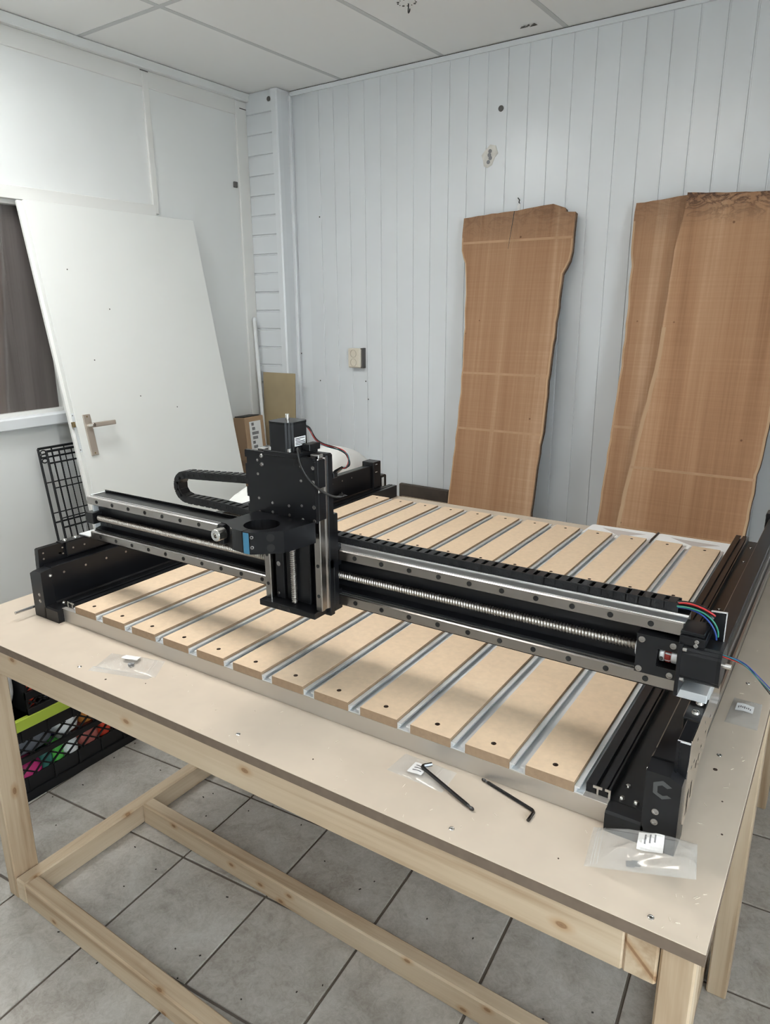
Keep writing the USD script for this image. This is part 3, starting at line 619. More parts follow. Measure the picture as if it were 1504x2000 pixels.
# Y beams (right one drawn, left one mirrored about the bed's centre line)
MX = lambda m: (lambda q: (q.vertices.__setitem__((slice(None), 0), 1.174 - q.vertices[:, 0]), q.invert(), q)[-1])(m.copy())
prof = [(1.1875, -.048), (1.1875, -.0035), (1.1885, -.0030), (1.2010, -.0030), (1.2010, -.0125), (1.2060, -.0125), (1.2060, -.0030), (1.2165, -.0030), (1.2165, -.0105), (1.2190, -.0105), (1.2190, -.0030), (1.2215, -.0030), (1.2225, -.0040), (1.2225, -.017),
        (1.2675, -.017), (1.271, -.0135), (1.271, .071), (1.273, .073), (1.300, .073), (1.302, .071), (1.302, -.048)]
beam = prism(prof, 'y', .013, 1.40)
blk = hull([(x, y, z) for (x, z) in ((1.2715, .0665), (1.3015, .0665), (1.3165, .058), (1.3165, ZT), (1.2715, ZT)) for y in (-.0145,)] + [(x, .034, z) for (x, z) in ((1.2715, .073), (1.3015, .073), (1.3165, .064), (1.3165, ZT), (1.2715, ZT))])
blk.vertices[:, 1] = np.where(blk.vertices[:, 1] < 0, -.0145, blk.vertices[:, 1])
foot = hull([(x, y, z) for x in (1.2232, 1.2745) for (y, z) in ((-.0145, ZT), (-.0145, -.0205), (-.0112, -.0173), (.030, -.0173), (.030, ZT))])
endcap = cat([prism([(1.2030, -.0175), (1.2055, -.0175), (1.2055, -.0065), (1.2105, -.0065), (1.2105, -.0030), (1.1975, -.0030), (1.1975, -.0065), (1.2030, -.0065)], 'y', .0115, .0132),
              prism([(1.2195, -.0175), (1.2225, -.0175), (1.2225, -.0030), (1.2145, -.0030), (1.2145, -.0062), (1.2195, -.0062)], 'y', .0115, .0132), bx(1.1875, 1.2225, .0115, .0132, -.0195, -.0165)])
yrail = prism([(1.302, .036), (1.302, .055), (1.306, .055), (1.3085, .0525), (1.313, .055), (1.3165, .055), (1.3165, .036), (1.313, .036), (1.3085, .0385), (1.306, .036)], 'y', .05, 1.36)
rearb = cat([cb(1.262, 1.3165, 1.352, 1.402, -.017, .086, .002), cb(1.285, 1.315, 1.402, 1.412, -.03, .05, .001)])
for side, f in (('right', lambda m: m), ('left', MX)):
    bmx = (lambda x: x) if side == 'right' else (lambda x: 1.174 - x); sg = 1 if side == 'right' else -1
    b = part(C, 'side_beam', f(beam), 'black_anodized', smooth=False)
    part(b, 'end_profile', f(endcap), 'aluminium_bar', label='bare cut end of the slotted profile')
    part(b, 'linear_rail', f(yrail), 'rail_steel')
    for y in (.055, .43, .81, 1.192, 1.33): part(b, 'screw', dome_bolt((bmx(1.236), y, -.017), (0, 0, 1), .0044, .0034), 'bright_steel', smooth=35)
    for k in range(21): part(b, 'screw', bolt((bmx(1.271), .0437 + k * .0588, .0515), (-sg, 0, 0), .0030, .0006, 10), 'screw_steel')
    blkp = part(C, 'front_block', f(cat([blk, foot])), 'black_plastic')
    for x, z in ((1.288, .0092), (1.288, -.0066)): part(blkp, 'screw', bolt((bmx(x), -.0145, z), (0, -1, 0), .0046, .0012), 'screw_steel', smooth=35)
    for x in (1.2357, 1.2559): part(blkp, 'screw', dome_bolt((bmx(x), .0235, -.0173), (0, 0, 1), .0046, .0042), 'bright_steel', smooth=35)
    part(blkp, 'screw', dome_bolt((bmx(1.2713), .0079, .0535), (-sg, 0, 0), .0046, .004), 'bright_steel', smooth=35)
    if side == 'right':
        lg = [(1.2818, .0524), (1.2935, .0584), (1.3048, .0519), (1.2996, .0488), (1.293, .0518), (1.2872, .0484), (1.2879, .0389), (1.295, .0362), (1.3003, .0389), (1.3055, .0367), (1.2944, .031), (1.2824, .037)]
        part(blkp, 'emblem', prism(lg, 'y', -.0150, -.0140), 'logo_grey', label='grey hexagonal C emblem')
        mk = [bx(1.2470, 1.2510, -.0149, -.0142, -.0315, -.0285)] + [bx(1.2425 + .0026 * k, 1.2441 + .0026 * k, -.0149, -.0142, -.0380, -.0350) for k in range(6)]
        part(blkp, 'stamp', cat(mk), 'black_matte', label='small black stamp')
    rb_ = part(C, 'rear_block', f(rearb), 'black_plastic')
    for y in (1.366, 1.373):
        for z in (.046, .076): part(rb_, 'screw', dome_bolt((bmx(1.262), y, z), (-sg, 0, 0), .0022, .002, 8), 'bright_steel')
    mo = part(C, 'drive_motor', f(cb(1.268, 1.318, 1.412, 1.452, -.03, .022, .004)), 'black_plastic')
    part(mo, 'label', f(bx(1.2675, 1.2682, 1.416, 1.432, -.022, .014)), 'white_print')
part(C, 'drive_screw', cyl((-.150, -.060, -.030), (-.150, .06, -.030), .0034, 12), 'bright_steel', smooth=40, label='bare steel screw end')
part(C, 'slot_cover', bx(-.0055, .0000, .02, 1.2, -.017, -.0165), 'black_anodized')

# Y carriages: side plates with pads and bolts
spl = Polygon([(.004, .070), (.006, .1105), (.010, .1125), (.235, .1125), (.24, .10), (.24, .06), (.20, .055), (.155, .052), (.135, .034), (.10, .030), (.085, .014), (.05, -.016), (.012, -.016), (.004, -.010), (.004, .060)])
for y, z, rr in ((.0864, .0451, .006), (.0692, .0441, .006)): spl = spl.difference(Point(y, z).buffer(rr, 4))
spl = spl.difference(sbox(.020, -.010, .034, .028)).difference(sbox(.044, .004, .052, .030))
for y, z in ((.05, .06), (.10, .055), (.13, .062), (.16, .072), (.06, .088), (.115, .085), (.03, .062)): spl = spl.difference(sbox(y - .0035, z - .0022, y + .0035, z + .0022))
for side, f in (('right', lambda m: m), ('left', MX)):
    bmx = (lambda x: x) if side == 'right' else (lambda x: 1.174 - x); sg = 1 if side == 'right' else -1
    cp = part(C, 'carriage_plate', f(prism(spl, 'x', 1.3045, 1.3190)), 'polished_plate' if side == 'right' else 'black_anodized', label='side plate with a bare machined outer face' if side == 'right' else None)
    if side == 'right':
        part(cp, 'front_face', f(cat([cb(1.3022, 1.3186, .0035, .060, .058, .1128, .0012), bx(1.3022, 1.3060, .0, .235, .012, .112)])), 'black_anodized', label='black inner side')
        part(cp, 'machined_edge', f(bx(1.3024, 1.3185, .0026, .0045, .1105, .1127)), 'aluminium', label='bare machined edge')
    part(cp, 'pad', f(cb(1.2965, 1.3185, .0615, .128, .1120, .1148, .0008)), 'black_anodized')
    for y in (.0795, .1080): part(cp, 'screw', dome_bolt((bmx(1.3095), y, .1146), (0, 0, 1), .0056, .0042, 16), 'bright_steel', smooth=35)
    part(cp, 'rail_block', f(cb(1.295, 1.3185, .073, .235, .078, .112, .0015)), 'black_anodized')
    for y, z in ((.0162, .1009), (.0162, .0864), (.0663, .1008), (.0666, .0859), (.0903, .0955), (.1214, .0956)):
        part(cp, 'screw', bolt((bmx(1.3022 if y < .07 else 1.295), y, z), (-sg, 0, 0), .0024, .0008, 9), 'screw_steel')
    part(cp, 'gantry_foot', f(cat([cb(1.2775, 1.3185, .125, .166, .1148, .1185, .0008)])), 'aluminium', label='bare metal gantry foot')
# gantry beam
GX0, GX1 = -.058, 1.2775
gp = [(.115, .2305), (.1525, .2305), (.1525, .2360), (.1552, .2360), (.1552, .1185), (.115, .1185), (.115, .1490), (.130, .1520), (.130, .2050), (.115, .2080)]
G = part(C, 'gantry_beam', prism(gp, 'x', GX0, GX1), 'black_anodized')
def hrail(z):
    h = .0095; return prism([(.115, z - h), (.1035, z - h), (.1012, z - h + .0015), (.1012, z + h - .0015), (.1035, z + h), (.1062, z + h), (.1080, z + h - .0010), (.1112, z + h - .0010), (.1135, z + h), (.115, z + h)], 'x', GX0, GX1)
for z, x00 in ((.2218, .7209), (.1356, .7209)):
    rl = part(C, 'gantry_rail', hrail(z), 'rail_steel')
    part(rl, 'raceway', cat([bx(GX0 + .0005, GX1 - .0005, .1036, .1078, z + .0090, z + .0098), bx(GX0 + .0005, GX1 - .0005, .1114, .1148, z + .0090, z + .0098)]), 'ground_steel', label='bright ground top of the rail')
    for k in range(-13, 10):
        x = x00 + k * .0571
        if GX0 + .005 < x < GX1 - .005 and not (.56 < x < .68): part(rl, 'bolt_plug', disc((x, .1010, z), (0, -1, 0), .0043, .0005, 14), 'black_matte')
part(C, 'ball_screw', ball_thread((-.04, .1165, .1775), (1.222, .1165, .1775), .0076, .0050, .0022, 10, 6), 'thread_steel', smooth=True)
part(C, 'screw_bearing', cb(-.075, -.046, .103, .130, .163, .190, .0015), 'black_plastic')
for x, z in ((-.036, .205), (-.017, .205), (-.036, .158), (-.017, .158)): part(G, 'screw', bolt((x, .130 if .152 < z < .2045 else .1295, min(z, .2035)), (0, -1, 0), .0042, .0008, 12), 'black_plastic')
part(G, 'end_plate', cb(-.0635, -.058, .116, .155, .120, .232, .0006), 'aluminium', label='bare metal end plate')
# right end: bearing block, coupling, motor
bb = sbox(1.2195, .1470, 1.2765, .2062).difference(sbox(1.2485, .1625, 1.2750, .1890))
BB = part(C, 'bearing_block', prism(bb, 'y', .0945, .130), 'black_plastic')
for x, z in ((1.2265, .1985), (1.2690, .1985), (1.2255, .1530), (1.2680, .1530)): part(BB, 'screw', bolt((x, .0945, z), (0, -1, 0), .0046, .0016), 'screw_steel', smooth=35)
part(BB, 'bearing_nut', put(lathe([(0, .0022), (.0085, .0022), (.0125, .0016), (.0125, 0), (0, 0)], 20), (1.2168, .1125, .178), (1, 0, 0)), 'aluminium')
CP = part(C, 'coupling', cat([cyl((1.2495, .1125, .1765), (1.2575, .1125, .1765), .0115, 24), cyl((1.2650, .1125, .1765), (1.2760, .1125, .1765), .0115, 24), cb(1.2580, 1.2655, .1015, .1235, .1700, .1835, .001)]), 'aluminium', smooth=35)
part(CP, 'spider', cyl((1.2572, .1125, .1765), (1.2660, .1125, .1765), .0119, 20), 'spider_red', smooth=35, label='red rubber insert')
part(CP, 'clamp_bolt', put(lathe([(0, .001), (.0018, .001), (.002, .002), (.0026, .002), (.0026, 0)], 10), (1.2535, .1012, .1735), (0, -1, 0)), 'print_black')
def motor_section(cx, cy, h, c=.006, g=.0045):
    """square body with stepped corners"""
    P = []
    for sx, sy in ((1, 1), (-1, 1), (-1, -1), (1, -1)):
        q = [(h, h - c - g), (h - g * .6, h - c - g * .4), (h - g * .6, h - c), (h - c, h - g * .6), (h - c - g * .4, h - g * .6), (h - c - g, h)]
        q = [(sx * a, sy * b_) for a, b_ in q]
        P += q if sx * sy > 0 else q[::-1]
    return [(cx + a, cy + b_) for a, b_ in P]
MZ = .1790
MM = part(C, 'gantry_motor', prism(motor_section(.1120, MZ, .0270), 'x', 1.2815, 1.3315), 'black_plastic')
part(MM, 'end_cap', prism(motor_section(.1120, MZ, .0272), 'x', 1.3272, 1.3320), 'black_anodized')
part(MM, 'shaft', cyl((1.3310, .1120, MZ), (1.3425, .1120, MZ), .0040, 14), 'bright_steel', smooth=40)
MP = part(C, 'motor_mount', cat([cb(1.2768, 1.2822, .0845, .1395, .1300, .2080, .0006), cb(1.2760, 1.3095, .0905, .140, .2065, .2190, .0008), cb(1.2760, 1.3070, .0950, .140, .2190, .2245, .0008), cb(1.2822, 1.3060, .1395, .150, .13, .20, .001)]), 'black_anodized')
for x, z in ((1.2985, .2140), (1.2978, .2078)): part(MP, 'screw', bolt((x, .0905, z), (0, -1, 0), .0030, .001, 12), 'screw_steel')
for y, z in ((.0885, .2010), (.0885, .1560)): part(MP, 'screw', cyl((1.2822, y - .001, z), (1.2880, y - .001, z), .0032, 12), 'screw_steel')
part(MP, 'end_plate', cb(1.2775, 1.3180, .1045, .150, .1185, .1310, .0008), 'aluminium', label='bare metal plate under the motor')
# sheet bracket that carries the end of the cable chain
BK = part(C, 'chain_bracket', prism([(1.3010, .1970), (1.3010, .2350), (1.3062, .2428), (1.3255, .2440), (1.3255, .1970)], 'y', .1395, .1420), 'black_anodized')
part(BK, 'bare_edge', cat([hull([(x, y, z + dz) for (x, z) in ((1.3060, .2426), (1.3255, .2438)) for dz in (0, .0009) for y in (.1385, .1430)]), bx(1.3251, 1.3262, .1385, .1430, .1970, .2446),
                           hull([(x + dx, y, z) for (x, z) in ((1.3008, .2345), (1.3060, .2428)) for dx in (-.0009, 0) for y in (.1385, .1430)]), bx(1.3030, 1.3185, .1180, .1400, .1972, .1982)]), 'aluminium', label='bare cut edges')
# Z axis
zx0, zx1 = .5350, .6857
ZB = part(C, 'cross_plate', cat([cb(zx0, zx1, .0735, .0920, .2000, .4125, .003), cb(zx0, zx1, .0735, .0865, .1120, .2200, .0012), cb(zx0 + .004, zx1, .0865, .1008, .1180, .3020, .001)]), 'black_anodized')
for z in (.2218, .1356): part(ZB, 'rail_carriage', cat([cb(zx0 + .006, zx1 - .002, .0868, .1120, z - .0200, z - .0100, .001), cb(zx0 + .006, zx1 - .002, .0868, .1120, z + .0100, z + .020, .001), cb(zx0 + .006, zx1 - .002, .0868, .1005, z - .02, z + .02, .001)]), 'black_anodized')
part(ZB, 'centre_rib', cb(.5905, .6480, .0640, .0740, .1290, .3400, .0015), 'black_anodized')
part(ZB, 'screw_housing', cat([cb(.5680, .5880, .0600, .0740, .1290, .300, .001)]), 'black_anodized')
for x, z in ((.5765, .1975), (.5735, .1385)): part(ZB, 'screw', bolt((x, .0600, z), (0, -1, 0), .0046 if z > .15 else .0026, .0016), 'screw_steel', smooth=35)
part(C, 'bottom_plate', cb(.5460, .6790, .0350, .0740, .1172, .1290, .0012), 'black_anodized')
for x in (.5950, .6180): part(C, 'bottom_plate_plug', disc((x, .0350, .1225), (0, -1, 0), .0038, .0004, 12), 'black_matte')
for x in (.5570, .6775):
    w = .0072
    zr = part(C, 'vertical_rail', prism([(x - w, .0735), (x - w, .0700), (x - w + .002, .0665), (x - w + .002, .0610), (x - w, .0580), (x - w, .0515), (x - w + .0012, .0500), (x + w - .0012, .0500), (x + w, .0515), (x + w, .0580), (x + w - .002, .0610), (x + w - .002, .0665), (x + w, .0700), (x + w, .0735)], 'z', .1292, .4080), 'rail_steel')
    for k in range(3): part(zr, 'bolt_plug', disc((x, .0500, .1575 + k * .0571), (0, -1, 0), .0034, .0005, 12), 'black_matte')
    part(C, 'rail_cap', cb(x - .009, x + .009, .0500, .0640, .4085, .4155, .001), 'bright_steel')
    part(C, 'vertical_carriage', cat([cb(x - .0125, x + .0085 if x > .6 else x + .0125, .0480, .0690, a, a + .050, .0012) for a in (.2985, .3560)]), 'black_anodized')
part(C, 'vertical_screw', ball_thread((.6155, .0555, .1300), (.6155, .0555, .4000), .0060, .0040, .0018, 10, 6), 'thread_steel', smooth=True)
fp = Polygon([(.5257, .4110), (.6825, .4110), (.6825, .4060), (.6857, .4060), (.6857, .2965), (.5275, .2965), (.5275, .3120), (.5310, .3120), (.5310, .3250), (.5265, .3250), (.5265, .3430), (.5300, .3430), (.5300, .3570), (.5260, .3570), (.5260, .3860), (.5300, .3860), (.5300, .3980), (.5257, .3980)])
FP = part(C, 'tool_plate', prism(fp, 'y', .0400, .0480), 'black_anodized')
for x, z in ((.5667, .4036), (.5666, .3882)): part(FP, 'screw', dome_bolt((x, .0400, z), (0, -1, 0), .0040, .0030, 14), 'screw_steel', smooth=35)
for x, z in ((.556, .3948), (.5555, .3698), (.5552, .3252), (.5554, .2999), (.5872, .3206), (.6253, .3203), (.6546, .3245), (.6558, .3001), (.6553, .3944), (.6551, .3691), (.5867, .3035), (.6259, .3035)): part(FP, 'screw', bolt((x, .0400, z), (0, -1, 0), .0026, .0008, 12), 'screw_steel')
for x, z in ((.6817, .3943), (.6818, .3694), (.6817, .3253), (.6818, .3005)): part(FP, 'screw', bolt((x, .0400, z), (0, -1, 0), .0036, .0010, 14), 'screw_steel')
for z in (.392, .350, .3185): part(FP, 'screw', bolt((.5318, .0440, z), (0, -1, 0), .0030, .001, 12), 'screw_steel')
part(FP, 'slot', bx(.6400, .6425, .0396, .0402, .3930, .4010), 'black_matte')
# spindle clamp
hc = Point(.6155, -.0205)
cl = Polygon([(.5490, .0400), (.5465, -.0300), (.5470, -.0490), (.5600, -.0490), (.5882, -.0641), (.6170, -.0678), (.6315, -.0667), (.6727, -.0301), (.6805, .0200), (.6830, .0400)]).difference(hc.buffer(.0311, 20)).difference(sbox(.6138, -.09, .6152, -.04))
CL = part(C, 'spindle_clamp', prism(cl, 'z', .2620, .3000), 'black_anodized')
def on_front(u, out):   # along the front flats of the clamp
    a, b = np.array([.6170, -.0678]), np.array([.6315, -.0667]); d = (b - a) / np.linalg.norm(b - a); p = a + d * u + np.array([d[1], -d[0]]) * out; return p
q = [on_front(0.0, .0), on_front(.0115, .0), on_front(.0115, .0006), on_front(0.0, .0006)]
part(CL, 'tape', prism([tuple(p) for p in q], 'z', .2622, .2985), 'tape_blue', label='strip of blue tape')
e1, e2 = np.array([.6315, -.0667]), np.array([.6727, -.0301]); ed = (e2 - e1) / np.linalg.norm(e2 - e1); en = np.array([ed[1], -ed[0]])
for z in (.2895, .2720):
    p = e1 + ed * .033; part(CL, 'counterbore', disc((p[0], p[1], z), (en[0], en[1], 0), .0068, .0003, 18), 'black_matte')
    p = e1 + ed * .002; part(CL, 'screw', bolt((p[0], p[1] + .0006, z + .002), (en[0], en[1], 0), .0030, .0008, 12), 'screw_steel')
part(CL, 'tab', cb(.5470, .5600, -.0580, -.0480, .2640, .2990, .001), 'black_plastic')
part(CL, 'thumb_bolt', put(lathe([(0, .012), (.0042, .012), (.0048, .0180), (.0098, .0180), (.0108, .0165), (.0108, 0), (0, 0)], 24), (.5600, -.0580, .2855), (0, -1, 0)), 'bright_steel', smooth=35)
# Z motor
MB_ = part(C, 'motor_base', cat([cb(.5800, .6560, .0300, .0880, .4085, .4175, .001), cb(.6430, .6600, .0600, .0900, .4175, .4290, .001)]), 'black_plastic')
ZM = part(C, 'vertical_motor', prism(motor_section(.6145, .0580, .0268), 'z', .4170, .4675), 'black_plastic')
part(ZM, 'end_cap', prism(motor_section(.6145, .0580, .0270), 'z', .4640, .4680), 'black_anodized')
part(ZM, 'shaft', cyl((.6145, .0580, .4670), (.6145, .0580, .4790), .0034, 14), 'bright_steel', smooth=40)
for x, y in ((.6365, .0345), (.5930, .0345)): part(ZM, 'screw', cyl((x, y, .4175), (x, y, .4240), .0038, 12), 'screw_steel', smooth=35)
ml = part(ZM, 'label', bx(.6412, .6417, .0430, .0720, .4265, .4420), 'white_print', label='white motor label')
for k, (w0, w1) in enumerate(((.0455, .070), (.0455, .058), (.046, .0695), (.0455, .0705), (.0455, .071))): part(ml, 'print_line', bx(.6417, .64185, w0, w1, .4388 - k * .0026, .4400 - k * .0026), 'print_black')
part(G, 'chain_tray', cat([bx(.62, 1.2790, .1050, .1300, .2313, .2328), bx(.62, 1.2790, .1278, .1300, .2328, .2345)]), 'ground_steel', label='bright metal strip under the cable chain')
# cable chain
path = smooth_path([(1.262, .2398), (1.10, .2392), (.90, .2390), (.66, .2394), (.55, .2450), (.438, .2548), (.33, .2592), (.268, .2592)], 400)
bend = [(.2525 - .0275 * math.sin(a) * 1.0, .2868 - .0275 * math.cos(a)) for a in np.linspace(.12, math.pi - .1, 30)]
upr = smooth_path([(.262, .3146), (.33, .3190), (.438, .3262), (.5345, .3318)], 120)
pp_ = np.vstack([path, bend, upr]); ss = np.r_[0, np.cumsum(np.linalg.norm(np.diff(pp_, axis=0), axis=1))]
CH = None
PITCH = .0180; n = int(ss[-1] / PITCH)
yc, hw, hh = .1432, .0125, .0083
for k in range(n):
    a = np.array([np.interp(k * PITCH, ss, pp_[:, j]) for j in (0, 1)]); b = np.array([np.interp((k + 1) * PITCH, ss, pp_[:, j]) for j in (0, 1)])
    d = (b - a) / np.linalg.norm(b - a); nn = np.array([-d[1], d[0]])
    if k == 0 or True:
        L_ = PITCH
        loc = cat([cb(-.0012, L_ + .0012, -hw, -hw + .003, -hh, hh - .0012, .0006), cb(-.0012, L_ + .0012, hw - .003, hw, -hh, hh - .0012, .0006), cb(.0020, L_ - .0038, -hw + .0003, hw - .0003, hh - .003, hh, .0004), cb(.0020, L_ - .0038, -hw + .0003, hw - .0003, -hh, -hh + .003, .0004)])
        v = loc.vertices.copy(); m = trimesh.Trimesh(np.c_[a[0] + v[:, 0] * d[0] + v[:, 2] * nn[0], yc + v[:, 1], a[1] + v[:, 0] * d[1] + v[:, 2] * nn[1]], loc.faces, process=False)
        m = cat([m, disc((a[0] + d[0] * L_ * .5, yc - hw, a[1] + d[1] * L_ * .5), (0, -1, 0), .0042, .0006, 12)])
    if CH is None:
        CH = Node('/World/cnc_router/cable_chain', C.inv); UsdGeom.Xform.Define(stage, CH.path)
    part(CH, 'chain_link', m, 'black_plastic')
# wires: out of the chain into the bracket, from the motors
def cable(name, ctrl, r, mat, n=30, label=None): return part(C, name, tube(smooth_path(ctrl, n), r, 7), mat, smooth=60, label=label)
cable('wire', [(1.262, .136, .2462), (1.285, .130, .2505), (1.300, .128, .2475), (1.312, .132, .240)], .0015, 'wire_red', label='red wire')
cable('wire', [(1.262, .130, .2440), (1.285, .124, .2470), (1.303, .122, .2425), (1.316, .123, .229), (1.3195, .125, .2130)], .0013, 'wire_green', label='green wire')
cable('wire', [(1.262, .132, .2420), (1.285, .126, .2440), (1.302, .121, .2385), (1.314, .120, .225), (1.3185, .121, .2100)], .0013, 'wire_blue', label='blue wire')
part(C, 'sleeve', tube(smooth_path([(1.240, .142, .2405), (1.268, .141, .2435), (1.292, .138, .2435), (1.308, .138, .2330)], 16), .0062, 8), 'black_plastic', smooth=60)
base = np.array([(1.3320, .092, .2020), (1.3460, .088, .2025), (1.3600, .084, .2005), (1.3760, .078, .1930), (1.3960, .072, .1800), (1.4150, .062, .160)])
for k, mt in enumerate(('wire_blue', 'wire_teal', 'wire_red', 'wire_black')):
    o = np.array([(0, .0012 * math.cos(k * 1.57 + i * .9), .0016 * math.sin(k * 1.57 + i * .9) - (.0016 * k * max(0, i - 2))) for i in range(6)])
    cable('motor_wire', base + o, .0007, mt, 40, label=mt.split('_')[1] + ' motor wire')
base = np.array([(.6300, .085, .4560), (.6330, .090, .4520), (.6420, .096, .4330), (.6640, .100, .4215), (.6920, .100, .4175), (.7085, .100, .4090), (.7125, .100, .3985), (.6970, .102, .3850)])
for k, mt in enumerate(('wire_black', 'wire_teal', 'wire_red', 'wire_black')):
    o = np.array([(.0016 * math.cos(k * 1.57 + i), .002, .0018 * math.sin(k * 1.57 + i)) for i in range(8)])
    cable('motor_wire', base + o, .0009, mt, 50, label=mt.split('_')[1] + ' motor wire')
part(C, 'plug', hull([(.6990, .098, .3890), (.6990, .106, .3850), (.6830, .098, .3800), (.6830, .108, .3730), (.6960, .108, .3830), (.6760, .096, .3700), (.6900, .098, .3790)]), 'black_plastic')
part(C, 'plug', cb(.6690, .6850, .0930, .1050, .3660, .3760, .001), 'black_plastic')
cable('sensor_cable', [(.6600, .0350, .4200), (.6625, .0250, .4270), (.6650, .0230, .4180), (.6700, .0280, .3920), (.6850, .0340, .3690), (.7060, .0400, .3545), (.7240, .0480, .3480), (.7330, .0560, .3500)], .0020, 'wire_black', 50)
part(C, 'cable_clip', cat([hull([(.722, .050, .347), (.740, .060, .350), (.738, .052, .353), (.724, .058, .352)]), hull([(.729, .052, .350), (.733, .058, .350), (.734, .052, .350), (.731, .054, .357)])]), 'key_steel', label='small metal cable clip')

# ------------------------------------------------------------------ flat white sheets behind the bed
def sheet(corners, label, tri, rot=0):
    t = thing('white_card_sheet', label, 'card sheet', tuple(np.mean(corners, axis=0)) + (ZT,))
    pg = Polygon(corners).buffer(-.012).buffer(.012, 4)
    part(t, 'sheet', prism(pg, 'z', ZT + .0003, ZT + .012), 'white_card')
    part(t, 'arrow', prism(tri, 'z', ZT + .012, ZT + .0125), 'card_arrow', label='printed grey arrow')
sheet([(.752, 1.180), (.958, 1.190), (.962, 1.405), (.758, 1.398)], 'left of two white card sheets lying on the bench behind the bed', [(.800, 1.372), (.935, 1.372), (.868, 1.312)])
sheet([(.968, 1.190), (1.184, 1.190), (1.185, 1.410), (.968, 1.408)], 'right of two white card sheets behind the bed, against the side beam', [(1.010, 1.380), (1.150, 1.372), (1.085, 1.325)])
single('black_strap', tube(smooth_path([(.9645, 1.19, ZT + .012), (.9648, 1.28, ZT + .014), (.9650, 1.36, ZT + .013), (.9655, 1.408, ZT + .012)], 20), .0038, 6), 'black_wire', 'black strap lying in the gap between the two white card sheets', 'strap', smooth=60)

# ------------------------------------------------------------------ zip bags
def bag(label, corners, height, seed, mat='bag_film', lift=None, nu=56, nv=38):
    """corners: tl, tr, br, bl as (x, y, z); two films, puffed and creased"""
    cs = [np.array(c, float) for c in corners]
    u, v = np.meshgrid(np.linspace(0, 1, nu), np.linspace(0, 1, nv))
    P = ((1 - u) * (1 - v))[..., None] * cs[0] + (u * (1 - v))[..., None] * cs[1] + (u * v)[..., None] * cs[2] + ((1 - u) * v)[..., None] * cs[3]
    env = np.clip(np.sin(np.pi * u) * np.sin(np.pi * v), 0, 1) ** .55
    q = P.reshape(-1, 3)
    rr = np.random.default_rng(int(seed * 10)); n1 = np.zeros(len(q)); n2 = np.zeros(len(q))
    for k in range(5):      # broad billows and a few sharp creases
        d_ = rr.normal(size=2); d_ /= np.linalg.norm(d_); ph = rr.uniform(0, 6.28)
        n1 += .32 * np.sin((q[:, :2] @ d_) * rr.uniform(45, 110) + ph)
    for k in range(7):
        d_ = rr.normal(size=2); d_ /= np.linalg.norm(d_); w_ = (q[:, :2] - q[:, :2].mean(0)) @ d_ - rr.uniform(-.04, .04)
        n2 += rr.uniform(.5, 1.4) * np.exp(-np.abs(w_) / .0055)
    n1, n2 = n1.reshape(u.shape), n2.reshape(u.shape)
    topz = .0009 + height * env * np.clip(.72 + .24 * n1, .08, 2) + min(.0026, height * .22) * n2 * (.25 + env)
    F = []
    for j in range(nv - 1):
        for i in range(nu - 1):
            a = j * nu + i; F += [(a, a + nu + 1, a + 1), (a, a + nu, a + nu + 1)]
    F = np.array(F)
    A = P.copy(); A[..., 2] += np.maximum(topz, .0008)
    B = P.copy(); B[..., 2] += .0003
    A[..., 2] = np.maximum(A[..., 2], ZT + .0010); B[..., 2] = np.maximum(B[..., 2], ZT + .0004)
    t = thing('zip_bag', label, 'plastic bag', (*np.mean(cs, axis=0)[:2], ZT))
    part(t, 'upper_film', trimesh.Trimesh(A.reshape(-1, 3), F, process=False), mat, smooth=True)
    part(t, 'lower_film', trimesh.Trimesh(B.reshape(-1, 3), F[:, ::-1], process=False), mat, smooth=True)
    def at(uu, vv, dz=.0):
        i, j = uu * (nu - 1), vv * (nv - 1); i0, j0 = min(int(i), nu - 2), min(int(j), nv - 2); fu, fv = i - i0, j - j0
        p = A[j0, i0] * (1 - fu) * (1 - fv) + A[j0, i0 + 1] * fu * (1 - fv) + A[j0 + 1, i0] * (1 - fu) * fv + A[j0 + 1, i0 + 1] * fu * fv
        return p + np.array([0, 0, dz])
    return t, at
def decal(at, u0, u1, v0, v1, dz, n=6):
    g = [[at(u0 + (u1 - u0) * i / n, v0 + (v1 - v0) * j / n, dz) for i in range(n + 1)] for j in range(n + 1)]
    V = np.array(g).reshape(-1, 3); F = []
    for j in range(n):
        for i in range(n):
            a = j * (n + 1) + i; F += [(a, a + n + 2, a + 1), (a, a + n + 1, a + n + 2)]
    V2 = V - np.array([0, 0, .0003]); k = len(V)
    return trimesh.Trimesh(np.vstack([V, V2]), np.vstack([np.array(F), np.array(F)[:, ::-1] + k]), process=False)
def line_on(at, u0, v0, u1, v1, dz=.0006, r=.0005, n=16): return tube([at(u0 + (u1 - u0) * k / n, v0 + (v1 - v0) * k / n, dz) for k in range(n + 1)], r, 5)
# front right, puffed bag against the front block
b1, at1 = bag('puffed zip bag with a white label, lying against the right front block of the machine', [(1.2105, -.0160, ZT), (1.3440, -.0220, -.012), (1.3550, -.0930, -.006), (1.2225, -.0954, ZT)], .022, 2.0, 'bag_film_hazy')
part(b1, 'label', decal(at1, .46, .70, .20, .66, .0012), 'white_print', label='white printed label')
for k in range(3): part(b1, 'print_line', decal(at1, .52 + .045 * k, .535 + .045 * k, .26, .50 - .04 * k, .0016, 4), 'print_grey')
for u in (.06, .085, .12): part(b1, 'zip_ridge', line_on(at1, u, .02, u, .98, .0004, .0006), 'bag_film_hazy')
for k, (u, v) in enumerate(((.38, .62), (.43, .56))):
    p = at1(u, v); part(b1, 'loose_screw', cyl((p[0], p[1], ZT + .0045), (p[0] + .010, p[1] + .004, ZT + .0045), .0036, 10), 'key_steel')
